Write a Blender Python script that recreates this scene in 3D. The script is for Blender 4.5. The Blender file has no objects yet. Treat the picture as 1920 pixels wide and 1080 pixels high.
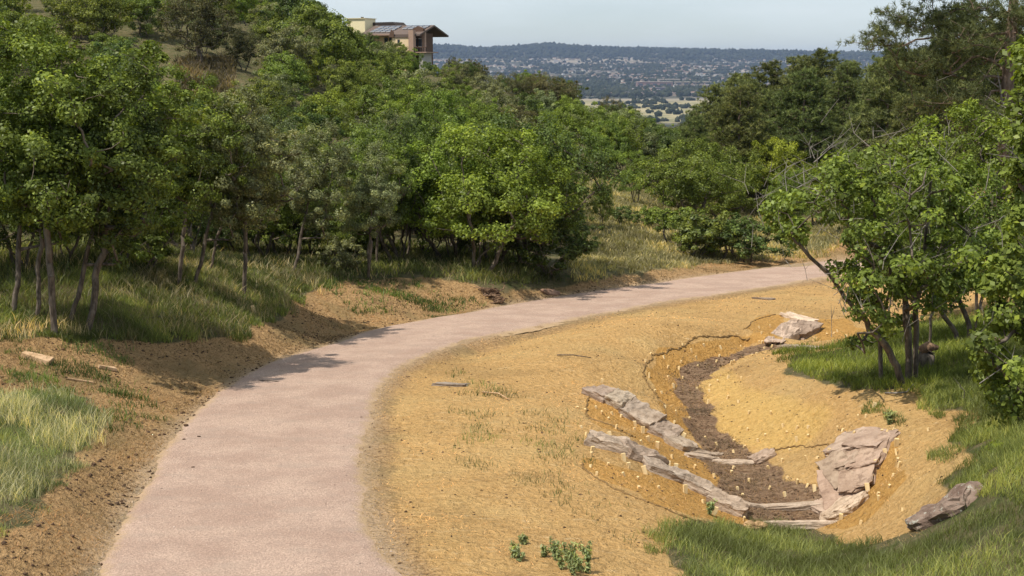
import bpy, math, random
import numpy as np
from mathutils import noise as mnoise, Vector
R = math.radians
rng = np.random.default_rng(7)
random.seed(7)
sc = bpy.context.scene
col = sc.collection

# ---------------------------------------------------------------- camera, sky, sun, exposure
PITCH = R(10.0); FPX = 2400.0
cp, sp = math.cos(PITCH), math.sin(PITCH)
cd = bpy.data.cameras.new('camera'); cam = bpy.data.objects.new('camera', cd); col.objects.link(cam)
cd.sensor_width = 36; cd.lens = 45.0; cd.clip_start = 0.5; cd.clip_end = 60000
cam.location = (0, 0, 0); cam.rotation_euler = (R(90) - PITCH, 0, 0)
sc.camera = cam
SUN_EL = R(62); SDX, SDY = 0.87, 0.49            # direction in which shadows fall on the ground
sun_az = math.atan2(-SDX, -SDY)                    # compass angle of the sun, from +Y towards +X
w = bpy.data.worlds.new("World"); sc.world = w; w.use_nodes = True
nt = w.node_tree; nt.nodes.clear()
wo = nt.nodes.new('ShaderNodeOutputWorld'); bg = nt.nodes.new('ShaderNodeBackground')
sky = nt.nodes.new('ShaderNodeTexSky'); sky.sky_type = 'NISHITA'; sky.sun_disc = False
sky.sun_elevation = SUN_EL; sky.sun_rotation = sun_az
sky.altitude = 2000; sky.air_density = 1.0; sky.dust_density = 1.6; sky.ozone_density = 1.2
tc = nt.nodes.new('ShaderNodeTexCoord'); mp = nt.nodes.new('ShaderNodeMapping'); mp.inputs['Scale'].default_value = (2.2, 1.2, 9)
nz = nt.nodes.new('ShaderNodeTexNoise'); nz.inputs['Scale'].default_value = 1.6; nz.inputs['Detail'].default_value = 6; nz.inputs['Roughness'].default_value = 0.55
cr = nt.nodes.new('ShaderNodeMapRange'); cr.inputs['From Min'].default_value = 0.40; cr.inputs['From Max'].default_value = 0.78
cr.inputs['To Min'].default_value = 0.40; cr.inputs['To Max'].default_value = 0.92
mx = nt.nodes.new('ShaderNodeMix'); mx.data_type = 'RGBA'; mx.inputs[7].default_value = (8.7, 9.5, 9.8, 1)
nt.links.new(tc.outputs['Generated'], mp.inputs['Vector']); nt.links.new(mp.outputs[0], nz.inputs['Vector'])
nt.links.new(nz.outputs['Fac'], cr.inputs['Value']); nt.links.new(cr.outputs[0], mx.inputs[0])
nt.links.new(sky.outputs[0], mx.inputs[6]); nt.links.new(mx.outputs[2], bg.inputs['Color'])
bg.inputs['Strength'].default_value = 0.1
nt.links.new(bg.outputs[0], wo.inputs['Surface'])
ld = bpy.data.lights.new('sun', 'SUN'); lo = bpy.data.objects.new('sun', ld); col.objects.link(lo)
ld.energy = 4.9; ld.angle = R(0.6); ld.color = (1.0, 0.92, 0.79)
tosun = Vector((-SDX * math.cos(SUN_EL), -SDY * math.cos(SUN_EL), math.sin(SUN_EL)))
lo.rotation_euler = tosun.to_track_quat('Z', 'Y').to_euler(); lo.location = (-20, 10, 40)
vs = sc.view_settings; vs.view_transform = 'Standard'; vs.look = 'None'; vs.exposure = 0.0; vs.gamma = 1.0; vs.use_curve_mapping = False
sc.cycles.max_bounces = 6; sc.cycles.transparent_max_bounces = 6; sc.cycles.volume_bounces = 0
sc.cycles.use_denoising = True; sc.cycles.use_adaptive_sampling = True; sc.cycles.adaptive_threshold = 0.015

# ---------------------------------------------------------------- tagging and mesh helpers
def tag(o, label=None, cat=None, group=None, kind=None):
    if label: o['label'] = label
    if cat: o['category'] = cat
    if group: o['group'] = group
    if kind: o['kind'] = kind
    return o
def empty(name, loc, rz=0.0):
    o = bpy.data.objects.new(name, None); col.objects.link(o); o.location = loc; o.rotation_euler = (0, 0, rz); o.empty_display_size = 0.2
    return o
def mesh_np(name, V, F, mat=None, k=4, smooth=False, fattr=None):
    """V (n,3), F (m,k) index array or list of lists"""
    me = bpy.data.meshes.new(name)
    V = np.asarray(V, dtype=np.float32)
    if isinstance(F, np.ndarray):
        m, k = F.shape
        me.vertices.add(len(V)); me.vertices.foreach_set('co', V.ravel())
        me.loops.add(m * k); me.loops.foreach_set('vertex_index', F.astype(np.int32).ravel())
        me.polygons.add(m); me.polygons.foreach_set('loop_start', np.arange(0, m * k, k, dtype=np.int32))
        me.polygons.foreach_set('loop_total', np.full(m, k, dtype=np.int32))
        me.update(calc_edges=True)
    else:
        me.from_pydata([tuple(map(float, v)) for v in V], [], F); me.update()
    if smooth: me.polygons.foreach_set('use_smooth', np.ones(len(me.polygons), dtype=bool))
    if fattr is not None:
        a = me.attributes.new('tone', 'FLOAT', 'FACE'); a.data.foreach_set('value', np.asarray(fattr, dtype=np.float32))
    if mat: me.materials.append(mat)
    return me
def obj(name, me, parent=None, loc=(0, 0, 0), rot=(0, 0, 0)):
    o = bpy.data.objects.new(name, me); col.objects.link(o); o.parent = parent; o.location = loc; o.rotation_euler = rot
    return o
class MB:
    def __init__(s): s.v = []; s.f = []
    def box(s, x0, x1, y0, y1, z0, z1):
        n = len(s.v)
        s.v += [(x0,y0,z0),(x1,y0,z0),(x1,y1,z0),(x0,y1,z0),(x0,y0,z1),(x1,y0,z1),(x1,y1,z1),(x0,y1,z1)]
        s.f += [[n+a for a in q] for q in ((0,3,2,1),(4,5,6,7),(0,1,5,4),(1,2,6,5),(2,3,7,6),(3,0,4,7))]
    def poly_prism(s, pts, y0, y1):     # pts (x,z) ccw seen from -y
        n = len(s.v); k = len(pts)
        s.v += [(x, y0, z) for x, z in pts] + [(x, y1, z) for x, z in pts]
        s.f += [[n + i for i in range(k)], [n + k + i for i in reversed(range(k))]]
        s.f += [[n + i, n + k + i, n + k + (i + 1) % k, n + (i + 1) % k] for i in range(k)]
    def hexa(s, a, b):                  # two quads of 3-D points
        n = len(s.v); s.v += list(a) + list(b)
        s.f += [[n+3,n+2,n+1,n],[n+4,n+5,n+6,n+7]] + [[n+i,n+(i+1)%4,n+4+(i+1)%4,n+4+i] for i in range(4)]
    def tube(s, pts, rad, k=6):
        n0 = len(s.v); pts = [Vector(p) for p in pts]
        for i, p in enumerate(pts):
            d = (pts[min(i+1, len(pts)-1)] - pts[max(i-1, 0)]).normalized()
            u = d.cross(Vector((0.13, 0.2, 1)) if abs(d.z) < .9 else Vector((1, 0, 0))).normalized(); v = d.cross(u)
            for j in range(k):
                a = 2 * math.pi * j / k
                s.v.append(tuple(p + (u * math.cos(a) + v * math.sin(a)) * rad[i]))
        for i in range(len(pts) - 1):
            for j in range(k):
                a = n0 + i * k + j; b = n0 + i * k + (j + 1) % k
                s.f.append([a, b, b + k, a + k])
        s.f.append([n0 + j for j in reversed(range(k))]); s.f.append([n0 + (len(pts) - 1) * k + j for j in range(k)])
    def build(s, name, mat, parent=None, loc=(0, 0, 0), smooth=False):
        return obj(name, mesh_np(name, s.v, s.f, mat, smooth=smooth), parent, loc)

# ---------------------------------------------------------------- camera rays
def slope(py):
    v = (540 - py) / FPX
    return (-sp + v * cp) / (cp + v * sp)
def xy_at(px, py, Y):
    v = (540 - py) / FPX
    return (px - 960) / FPX / (cp + v * sp) * Y
def project(x, y, z):
    dep = y * cp - z * sp; up = y * sp + z * cp
    dep = np.where(np.asarray(dep) < 0.3, 0.3, dep)
    return 960 + FPX * x / dep, 540 - FPX * up / dep
def sstep(a, b, x):
    t = np.clip((x - a) / (b - a), 0, 1); return t * t * (3 - 2 * t)
def inpoly(px, py, poly):
    px = np.asarray(px); py = np.asarray(py); c = np.zeros(px.shape, bool); n = len(poly); j = n - 1
    for i in range(n):
        xi, yi = poly[i]; xj, yj = poly[j]
        with np.errstate(divide='ignore', invalid='ignore'):
            c ^= ((yi > py) != (yj > py)) & (px < (xj - xi) * (py - yi) / (yj - yi + 1e-9) + xi)
        j = i
    return c
PA, PB = 4.6, 0.078                     # the gentle general fall of the valley: z = -(PA + PB*y)

# ---------------------------------------------------------------- terrain
near = [  # pixel, height over the general fall
 (100,1060,.25),(0,1000,.45),(0,900,.5),(110,900,.33),(200,860,.12),(0,750,.7),(120,760,.45),(200,740,.33),(260,710,.28),(330,720,.1),(0,650,1.0),(150,645,.9),(300,640,.72),(400,650,.42),(430,690,.12),
 (500,600,.62),(600,590,.2),(560,620,.25),(350,575,1.2),(500,540,1.1),(700,530,.75),(700,560,.45),(800,530,.7),(820,570,.12),(900,525,.7),(1000,515,.6),(1070,520,.45),(1070,540,.15),(1180,512,.4),(1300,505,.25),
 (700,800,0),(760,900,0),(740,1000,0),(900,700,0),(800,740,0),(1000,650,0),(1100,615,0),(1250,590,0),(1400,570,0),(1550,550,0),(900,850,0),(950,1000,0),(1000,900,-.03),(1100,1000,-.05),(1200,1040,-.1),(1000,1100,0),(1050,750,0),
 (1470,640,-.35),(1400,652,-.5),(1335,680,-.65),(1290,715,-.8),(1295,770,-.92),(1325,820,-1.0),(1370,862,-1.05),(1415,895,-1.15),(1460,935,-1.2),(1490,962,-1.3),(1500,995,-1.35),
 (1212,690,0),(1240,655,.02),(1320,637,0),(1420,625,0),(1250,715,-.4),(1290,670,-.3),(1390,638,-.25),(1190,745,-.05),(1225,770,-.25),(1270,800,-.6),
 (1108,728,0),(1150,748,-.1),(1200,780,-.4),(1250,812,-.7),(1295,850,-.95),(1100,790,-.08),(1180,810,-.28),(1260,855,-.7),(1330,890,-1.0),
 (1100,826,-.05),(1160,845,-.2),(1230,872,-.5),(1290,905,-.75),(1350,940,-1.0),(1395,962,-1.15),(1060,850,0),(1090,885,-.1),(1200,930,-.25),(1290,962,-.5),(1340,985,-.75),(1100,940,-.05),(1230,985,-.2),
 (1410,672,-.05),(1480,700,.15),(1550,740,.2),(1345,705,-.4),(1340,760,-.7),(1400,770,-.5),(1480,800,-.42),(1550,790,-.1),(1600,760,.22),(1420,835,-.85),(1460,850,-.85),(1530,870,-.65),(1540,920,-.95),
 (1640,822,-.02),(1610,860,-.35),(1590,900,-.7),(1580,945,-1.1),(1700,800,.2),(1750,790,.35),(1830,775,.5),(1700,880,-.05),(1650,930,-.5),(1710,970,-.3),(1620,990,-.85),(1780,850,.3),(1780,950,.1),(1560,1010,-1.1),
 (1480,1040,-.9),(1500,1100,-.5),(1350,1060,-.35),(1650,1060,-.35),(1850,1060,.2),(1850,900,.5),(1900,760,.7),(1550,640,-.1),(1600,600,-.05),(1620,680,.3),(1700,715,.5),(1760,690,.6),(1830,660,.8),(1750,570,.1),(1900,600,.7),(1800,500,.3),
]
far = [  # pixel, distance
 (100,450,50),(-150,470,50),(300,460,50),(480,470,50),(600,490,48),(700,470,52),(850,470,52),(960,455,56),(0,350,64),(250,360,64),(500,370,64),(700,370,66),(900,380,66),
 (390,232,80),(150,260,78),(0,230,80),(-300,230,80),(600,270,84),(750,270,90),(900,300,84),(380,130,95),(200,150,92),(0,150,90),(560,170,105),(700,190,115),(850,230,120),(980,270,110),
 (0,0,150),(-400,20,130),(300,-20,170),(500,60,122),(600,110,132),(480,10,165),(760,125,180),(660,128,168),(860,150,172),(1000,192,150),(1090,240,138),(1150,262,150),(1250,272,170),
 (1100,400,70),(1100,475,56),(1350,470,62),(1250,400,76),(1200,345,90),(1300,335,97),(1480,440,75),(1450,400,90),(1050,330,88),(1350,300,130),
 (1500,300,112),(1700,280,92),(1850,330,66),(1400,320,122),(1600,250,150),(1900,290,90),(2300,220,90),(1900,260,150),(1650,255,170),(1450,262,170),(1700,450,60),(1900,430,52),(2300,420,45),(1600,420,72),
]
pathL = [(80,1400),(165,1150),(195,1080),(250,950),(300,860),(345,800),(400,750),(470,700),(560,665),(640,640),(700,618),(800,600),(900,583),(960,570),(1080,550),(1200,535),(1300,520),(1400,507),(1500,495),(1575,486),(1680,477),(1800,471),(2000,466)]
pathR = [(860,1400),(765,1150),(740,1080),(700,1000),(672,900),(688,800),(697,750),(730,700),(790,668),(868,640),(960,621),(1060,600),(1160,582),(1260,564),(1360,550),(1460,535),(1540,521),(1600,512),(1700,502),(1820,496),(2000,492)]
def plane_hit(px, py, d=0.0):
    s = slope(py); Y = (PA - d) / (-s - PB); return xy_at(px, py, Y), Y
ctrl = []
for px, py, d in near:
    if d < 0: d *= .8
    x, y = plane_hit(px, py, d); ctrl.append((x, y, d))
for px, py, Y in far:
    x = xy_at(px, py, Y); ctrl.append((x, Y, slope(py) * Y + PA + PB * Y))
for x, y, d in [(-12,8,1.2),(-12,0,1.2),(-30,20,2.5),(-30,0,2.5),(0,0,0),(12,0,.3),(14,10,.5),(25,20,1.5),(30,0,1.5),(0,-25,0),(-35,38,3),(-70,60,9),(-90,120,22),(-80,190,24),(35,35,2),(60,60,6),(0,230,10),(40,230,8),(90,200,10),(60,130,9),(-40,230,20)]:
    ctrl.append((x, y, d))
PLc = np.array([plane_hit(*p) for p in pathL]); PRc = np.array([plane_hit(*p) for p in pathR])
def catmull(P, n):
    P = np.vstack([2 * P[0] - P[1], P, 2 * P[-1] - P[-2]]); seg = len(P) - 3
    t = np.linspace(0, seg - 1e-6, n); i = t.astype(int); u = (t - i)[:, None]
    p0, p1, p2, p3 = P[i], P[i+1], P[i+2], P[i+3]
    return .5 * (2*p1 + (p2-p0)*u + (2*p0-5*p1+4*p2-p3)*u*u + (3*p1-p0-3*p2+p3)*u**3)
# resample both edges against one centre line
cl = []; cr_ = []
Lf = catmull(PLc, 900); Rf = catmull(PRc, 900)
for q in Lf[::3]:
    j = np.argmin(((Rf - q) ** 2).sum(1)); cl.append(q); cr_.append(Rf[j])
cl = np.array(cl); cr_ = np.array(cr_); Cn = (cl + cr_) / 2
def smooth(A, n):
    for _ in range(n): A = np.vstack([A[:1], (A[:-2] + 2 * A[1:-1] + A[2:]) / 4, A[-1:]])
    return A
Cn = smooth(Cn, 30); HW = smooth(np.linalg.norm(cl - cr_, axis=1)[:, None] / 2, 30)[:, 0]
arc = np.r_[0, np.cumsum(np.linalg.norm(np.diff(Cn, axis=0), axis=1))]
tt = np.linspace(0, arc[-1], 420)
Cn = np.c_[np.interp(tt, arc, Cn[:, 0]), np.interp(tt, arc, Cn[:, 1])]; HW = np.interp(tt, arc, HW); HW = np.clip(HW, 1.35, 2.2)
Tn = np.gradient(Cn, axis=0); Tn /= np.linalg.norm(Tn, axis=1)[:, None]; Nn = np.c_[-Tn[:, 1], Tn[:, 0]]
def path_dist(x, y):      # signed distance outside the path edge
    out = np.full(x.shape, 1e3); m = (y < 120) & (np.abs(x) < 60) & (y > -5)
    xs, ys = x[m], y[m]; o = np.empty(xs.shape)
    for a in range(0, len(xs), 4000):
        d = np.hypot(xs[a:a+4000, None] - Cn[None, :, 0], ys[a:a+4000, None] - Cn[None, :, 1]) - HW[None]
        o[a:a+4000] = d.min(1)
    out[m] = o; return out
C = np.array(ctrl); S = 20.0
def tpsk(r2): return 0.5 * r2 * np.log(r2 + 1e-9)
n = len(C); A = np.zeros((n + 3, n + 3)); Q = C[:, :2] / S
A[:n, :n] = tpsk(((Q[:, None] - Q[None]) ** 2).sum(2)) + np.eye(n) * 1e-5
A[:n, n] = 1; A[:n, n+1:] = Q; A[n, :n] = 1; A[n+1:, :n] = Q.T
sol = np.linalg.solve(A, np.r_[C[:, 2], 0, 0, 0])
def tps(x, y):
    out = np.zeros(len(x))
    for a in range(0, len(x), 5000):
        q = np.c_[x[a:a+5000], y[a:a+5000]] / S
        out[a:a+5000] = tpsk(((q[:, None] - Q[None]) ** 2).sum(2)) @ sol[:n] + sol[n] + q @ sol[n+1:]
    return out
def fbm(x, y, seed=0, octs=4, lac=2.1, gain=.5):
    r = np.random.default_rng(1000 + seed); tab = r.random((256, 256)); out = np.zeros(np.shape(x)); amp = 1.0; tot = 0
    for o in range(octs):
        fx = x * lac ** o + 17.3 * o; fy = y * lac ** o - 9.1 * o
        ix = np.floor(fx).astype(int); iy = np.floor(fy).astype(int); u = fx - ix; v = fy - iy
        u = u*u*(3-2*u); v = v*v*(3-2*v)
        g = lambda a, b: tab[a & 255, b & 255]
        out += amp * ((g(ix,iy)*(1-u)+g(ix+1,iy)*u)*(1-v) + (g(ix,iy+1)*(1-u)+g(ix+1,iy+1)*u)*v); tot += amp; amp *= gain
    return out / tot - .5
def axis(lo, hi, d, g, end):
    a = list(np.arange(lo, hi, d)); s = d
    while a[-1] < end: s *= g; a.append(a[-1] + s)
    return a
xp = axis(0, 13.5, .115, 1.075, 9000); XS = np.array([-v for v in xp[:0:-1]] + xp)
YS = np.array(list(np.linspace(-60, 7.5, 24)) + axis(7.6, 36, .115, 1.03, 14000))
gx, gy = np.meshgrid(XS, YS); fx_, fy_ = gx.ravel(), gy.ravel()
ridge_px = [-3000,300,830,900,960,1030,1090,1150,1300,1500,1650,2200,5000]; ridge_py = [92,86,87,93,90,84,90,92,96,100,103,108,112]
FY = [0,250,400,1000,2000,3600,5500,7500,9000]; FZ = [-12,-22,-42,-78,-100,-100,-74,-12,52]
def zfar(x, y):
    z = np.interp(y, FY, FZ)
    pp, _ = project(x, y, 0 * x); rz = np.array([slope(v) for v in np.interp(pp, ridge_px, ridge_py)]) * 9500
    t = sstep(7600, 9500, y); z = np.where(y > 7600, z * (1 - t) + rz * t, z); z = np.where(y > 9500, rz - (y - 9500) * .05, z)
    return z + (fbm(x / 900, y / 700, 5) * 22 * sstep(2600, 5000, y) * (1 - sstep(8300, 9200, y)))
nearm = (np.abs(fx_) < 260) & (fy_ < 420)
zz = np.zeros(fx_.shape); dn = np.zeros(fx_.shape)
dn[nearm] = tps(fx_[nearm], fy_[nearm]); dn = np.clip(dn, -1.6, 45)
PD = path_dist(fx_, fy_)
wp = sstep(0.0, 0.9, PD); dn *= wp
zn = -(PA + PB * fy_) + dn
zn += wp * (fbm(fx_ * 1.3, fy_ * 1.3, 1, 3) * .09 + fbm(fx_ * 4.5, fy_ * 4.5, 2, 2) * .035) * (fy_ > 5) + fbm(fx_ / 9, fy_ / 9, 3, 3) * 1.2 * sstep(45, 90, fy_) + .05 * fbm(fx_ * 3.7, fy_ * 3.7, 34, 2) * np.exp(-(PD / .35) ** 2)
t = np.maximum(sstep(230, 400, fy_), sstep(120, 240, np.abs(fx_)))
zz = zn * (1 - t) + np.where(fy_ < 400, np.minimum(zfar(fx_, fy_), -(PA + PB * fy_) + 14), zfar(fx_, fy_)) * t
Z = zz.reshape(gx.shape)
def ground(x, y):
    x = np.atleast_1d(np.asarray(x, float)); y = np.atleast_1d(np.asarray(y, float))
    i = np.clip(np.searchsorted(XS, x) - 1, 0, len(XS) - 2); j = np.clip(np.searchsorted(YS, y) - 1, 0, len(YS) - 2)
    u = np.clip((x - XS[i]) / (XS[i+1] - XS[i]), 0, 1); v = np.clip((y - YS[j]) / (YS[j+1] - YS[j]), 0, 1)
    return (Z[j,i]*(1-u)+Z[j,i+1]*u)*(1-v) + (Z[j+1,i]*(1-u)+Z[j+1,i+1]*u)*v
YR = np.geomspace(8, 12500, 6000)
def hit(px, py):
    s = slope(py); xx = xy_at(px, py, YR); d = s * YR - ground(xx, YR); k = np.argmax(d < 0)
    if k == 0: return None
    f = d[k-1] / (d[k-1] - d[k]); y = YR[k-1] + f * (YR[k] - YR[k-1]); x = xy_at(px, py, y)
    return Vector((float(x), float(y), float(ground(x, y)[0])))
def G(x, y): return float(ground(x, y)[0])

# masks of the ground materials and one painted sunlit slope, as outlines on the land
ppx, ppy = project(gx, gy, Z)
P_OCH = [(740,1085),(700,1000),(672,900),(688,800),(697,750),(730,700),(790,668),(868,640),(960,621),(1160,582),(1360,550),(1540,521),(1620,500),(1900,480),(1960,600),(1800,590),(1620,640),(1560,655),(1475,660),(1470,695),(1520,710),(1600,735),(1720,722),(1728,775),(1838,772),(1800,815),(1800,850),(1850,868),(1780,880),(1770,915),(1830,930),(1740,1000),(1600,1020),(1530,1000),(1400,985),(1300,985),(1240,1000),(1290,1090),(760,1200)]
P_ORA = [(1205,700),(1240,655),(1320,636),(1420,630),(1480,640),(1400,650),(1360,670),(1300,690),(1270,720),(1290,800),(1400,900),(1560,935),(1560,860),(1640,850),(1700,830),(1690,900),(1640,940),(1600,1000),(1400,985),(1300,975),(1180,925),(1090,880),(1095,850),(1240,890),(1260,860),(1100,790),(1100,740),(1200,790),(1290,850),(1310,830),(1240,770)]
P_OR2 = [(1395,615),(1440,590),(1480,590),(1470,615),(1440,640)]
P_OR3 = [(1520,600),(1580,600),(1625,620),(1620,640),(1530,640)]
P_SUNLIT = [(1300,700),(1345,690),(1400,720),(1480,740),(1560,760),(1550,800),(1500,850),(1420,850),(1370,840),(1330,790)]  # channel slope facing the sun; its lit brightness is put into the colour
P_BRN = [(1460,640),(1400,655),(1340,668),(1275,690),(1258,730),(1285,770),(1292,820),(1300,850),(1340,900),(1330,930),(1400,945),(1430,985),(1560,985),(1545,935),(1530,915),(1450,880),(1400,845),(1350,800),(1320,760),(1310,715),(1350,690),(1420,660),(1480,650)]
P_DIRT = [(190,1085),(250,950),(345,800),(470,700),(640,640),(800,600),(960,570),(1200,535),(1500,495),(1560,487),(1540,470),(1400,488),(1300,497),(1150,520),(1060,537),(920,548),(860,530),(780,520),(640,525),(560,560),(520,600),(450,625),(330,640),(230,640),(100,628),(0,635),(-60,640),(-60,735),(60,740),(180,745),(200,800),(110,900),(95,950),(40,985),(-60,1000),(-60,1100)]
P_FOREST = [(330,110),(440,110),(440,180),(420,230),(420,260),(380,260),(380,200),(330,170)]
P_SPUR = [(1470,665),(1560,650),(1640,640),(1700,660),(1730,735),(1600,725),(1500,705)]
P_MEADOW = [(1050,340),(1200,330),(1450,400),(1600,420),(1560,487),(1400,490),(1150,515),(1080,535),(1060,470),(1040,400)]
JX = (fbm(gx * 1.1, gy * 1.1, 71, 4) * 1500 / np.clip(gy, 10, 200)); JY = (fbm(gx * 1.1, gy * 1.1, 72, 4) * 600 / np.clip(gy, 10, 200))
def mk(*polys, blur=2, ymax=110):
    m = np.zeros(gx.shape)
    for p in polys: m = np.maximum(m, inpoly(ppx + JX, ppy + JY, p).astype(float))
    m *= (gy > 6) & (gy < ymax)
    for _ in range(blur):
        m[1:-1, 1:-1] = (m[1:-1, 1:-1]*2 + m[:-2, 1:-1] + m[2:, 1:-1] + m[1:-1, :-2] + m[1:-1, 2:]) / 6
    return m.ravel()
maskA = np.c_[mk(P_OCH, blur=3), mk(P_ORA, P_OR2, P_OR3), mk(P_BRN), mk(P_DIRT, blur=3)]
side = np.sign((gx.ravel() - np.interp(fy_, Cn[:330, 1], Cn[:330, 0]))) > 0; strip = np.exp(-(np.clip(PD, 0, 9) / (1.0 + 1.6 * (fbm(fx_ * .35, fy_ * .35, 81, 3)))) ** 2) * side * (PD < 4); maskA[:, 0] *= 1 - .68 * strip; maskA[:, 3] = np.maximum(maskA[:, 3], (strip > .05))
maskB = np.c_[mk(P_SUNLIT, blur=6), np.exp(-np.clip(PD, 0, 9) / .45) * (PD < 5), mk(P_MEADOW, blur=3), sstep(1200, 2000, fy_)]
ny, nx = gx.shape; idx = np.arange(ny * nx).reshape(ny, nx)
Fq = np.stack([idx[:-1,:-1], idx[:-1,1:], idx[1:,1:], idx[1:,:-1]], -1).reshape(-1, 4)

# ---------------------------------------------------------------- material helpers
class NT:
    def __init__(s, name):
        s.m = bpy.data.materials.new(name); s.m.use_nodes = True; s.t = s.m.node_tree; s.t.nodes.clear()
        s.out = s.t.nodes.new('ShaderNodeOutputMaterial')
    def n(s, typ, **kw):
        nd = s.t.nodes.new(typ)
        for k, v in kw.items():
            if hasattr(nd, k): setattr(nd, k, v)
        return nd
    def put(s, sock, v):
        if isinstance(v, bpy.types.NodeSocket): s.t.links.new(v, sock)
        elif isinstance(v, (tuple, list)) and len(v) == 3 and sock.type == 'RGBA': sock.default_value = (*v, 1)
        else: sock.default_value = v
    def pos(s):
        if not hasattr(s, '_p'): s._p = s.n('ShaderNodeNewGeometry').outputs['Position']
        return s._p
    def objc(s):
        if not hasattr(s, '_o'): s._o = s.n('ShaderNodeTexCoord').outputs['Object']
        return s._o
    def scaled(s, vec, sc_):
        m = s.n('ShaderNodeMapping'); s.put(m.inputs['Vector'], vec); m.inputs['Scale'].default_value = sc_; return m.outputs[0]
    def noise(s, scale, detail=4, rough=.55, vec=None, dist=0.0):
        nd = s.n('ShaderNodeTexNoise'); s.put(nd.inputs['Vector'], vec if vec is not None else s.pos())
        nd.inputs['Scale'].default_value = scale; nd.inputs['Detail'].default_value = detail; nd.inputs['Roughness'].default_value = rough; nd.inputs['Distortion'].default_value = dist
        return nd.outputs['Fac']
    def math(s, op, a, b=0.0, c=None, clamp=False):
        nd = s.n('ShaderNodeMath', operation=op); nd.use_clamp = clamp; s.put(nd.inputs[0], a); s.put(nd.inputs[1], b)
        if c is not None: s.put(nd.inputs[2], c)
        return nd.outputs[0]
    def ramp(s, v, a, b, lo=0.0, hi=1.0):
        nd = s.n('ShaderNodeMapRange'); nd.interpolation_type = 'SMOOTHSTEP'; s.put(nd.inputs[0], v)
        nd.inputs[1].default_value = a; nd.inputs[2].default_value = b; nd.inputs[3].default_value = lo; nd.inputs[4].default_value = hi; return nd.outputs[0]
    def mix(s, f, a, b, mode='MIX'):
        nd = s.n('ShaderNodeMix', data_type='RGBA', blend_type=mode); s.put(nd.inputs[0], f); s.put(nd.inputs[6], a); s.put(nd.inputs[7], b); return nd.outputs[2]
    def attr(s, name, typ='GEOMETRY'):
        nd = s.n('ShaderNodeAttribute'); nd.attribute_name = name; nd.attribute_type = typ; return nd
    def sep(s, c):
        nd = s.n('ShaderNodeSeparateColor'); s.put(nd.inputs[0], c); return nd.outputs
    def bump(s, h, strength, dist, normal=None):
        nd = s.n('ShaderNodeBump'); nd.inputs['Strength'].default_value = strength; nd.inputs['Distance'].default_value = dist; s.put(nd.inputs['Height'], h)
        if normal is not None: s.put(nd.inputs['Normal'], normal)
        return nd.outputs[0]
    def bsdf(s, colr, rough=.9, normal=None, spec=.2, metal=0.0):
        p = s.n('ShaderNodeBsdfPrincipled'); s.put(p.inputs['Base Color'], colr); s.put(p.inputs['Roughness'], rough)
        p.inputs['Specular IOR Level'].default_value = spec; p.inputs['Metallic'].default_value = metal
        if normal is not None: s.put(p.inputs['Normal'], normal)
        s.t.links.new(p.outputs[0], s.out.inputs['Surface']); return s.m

# ground
g = NT('earth')
A_ = g.attr('maskA'); sA = g.sep(A_.outputs['Color']); aA = A_.outputs['Alpha']
B_ = g.attr('maskB'); sB = g.sep(B_.outputs['Color']); aB = B_.outputs['Alpha']
nb = g.noise(.55, 5, .6); nm = g.noise(3.2, 5, .6); nf = g.noise(14, 5, .7); nff = g.noise(46, 3, .7)
nst = g.noise(5, 5, .65, vec=g.scaled(g.pos(), (.5, 2.6, 3)), dist=.8)
nst2 = g.noise(9, 4, .65, vec=g.scaled(g.pos(), (1.2, .7, 3)), dist=1.5)
def edge(mask, k=.55, w_=.12):
    v = g.math('ADD', mask, g.math('MULTIPLY', g.math('SUBTRACT', nm, .5), k)); v = g.math('ADD', v, g.math('MULTIPLY', g.math('SUBTRACT', nf, .5), .35)); return g.ramp(v, .5 - w_, .5 + w_)
hill = g.mix(g.ramp(nb, .35, .65), (.14,.125,.062), (.22,.18,.10)); hill = g.mix(g.ramp(nm, .4, .7), hill, (.09,.11,.04))
mead = g.mix(g.ramp(nm, .3, .7), (.14,.15,.06), (.30,.25,.125)); mead = g.mix(g.ramp(nb, .5, .62), mead, (.13,.12,.07))
och = g.mix(g.ramp(nf, .3, .7), (.565,.34,.13), (.75,.478,.205)); nbb = g.noise(.3, 4, .65, dist=.6); och = g.mix(g.ramp(nb, .42, .66, 0, .7), och, (.68,.46,.20)); och = g.mix(g.ramp(nbb, .50, .64, 0, .55), och, (.44,.275,.115)); och = g.mix(g.ramp(nst, .56, .72), och, (.80,.58,.31)); och = g.mix(g.ramp(nst2, .60, .76, 0, .8), och, (.30,.20,.10)); och = g.mix(g.ramp(nff, .66, .76), och, (.22,.15,.08)); och = g.mix(g.ramp(nb, .60, .78, 0, .4), och, (.34,.27,.13))
ora = g.mix(g.ramp(nf, .3, .7), (.54,.29,.085), (.66,.39,.13)); ora = g.mix(g.ramp(nst2, .6, .75), ora, (.34,.19,.07))
sunlit = g.mix(g.ramp(nf, .3, .7), (.76,.48,.14), (.88,.60,.21)); sunlit = g.mix(g.ramp(nff, .6, .75), sunlit, (.38,.25,.1))  # brighter mulch yellow, sunlight on the slope painted into the ground
brn = g.mix(g.ramp(nst, .36, .62), (.22,.135,.085), (.38,.255,.16)); brn = g.mix(g.ramp(nst2, .60, .72), brn, (.13,.09,.065)); brn = g.mix(g.ramp(nst, .62, .74), brn, (.42,.33,.24))
dirt = g.mix(g.ramp(nf, .3, .7), (.40,.245,.115), (.62,.40,.195)); dirt = g.mix(g.ramp(nst2, .54, .68), dirt, (.14,.095,.055)); dirt = g.mix(g.ramp(nff, .6, .72), dirt, (.06,.043,.03)); dirt = g.mix(g.ramp(nb, .48, .62), dirt, (.38,.26,.125))
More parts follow.
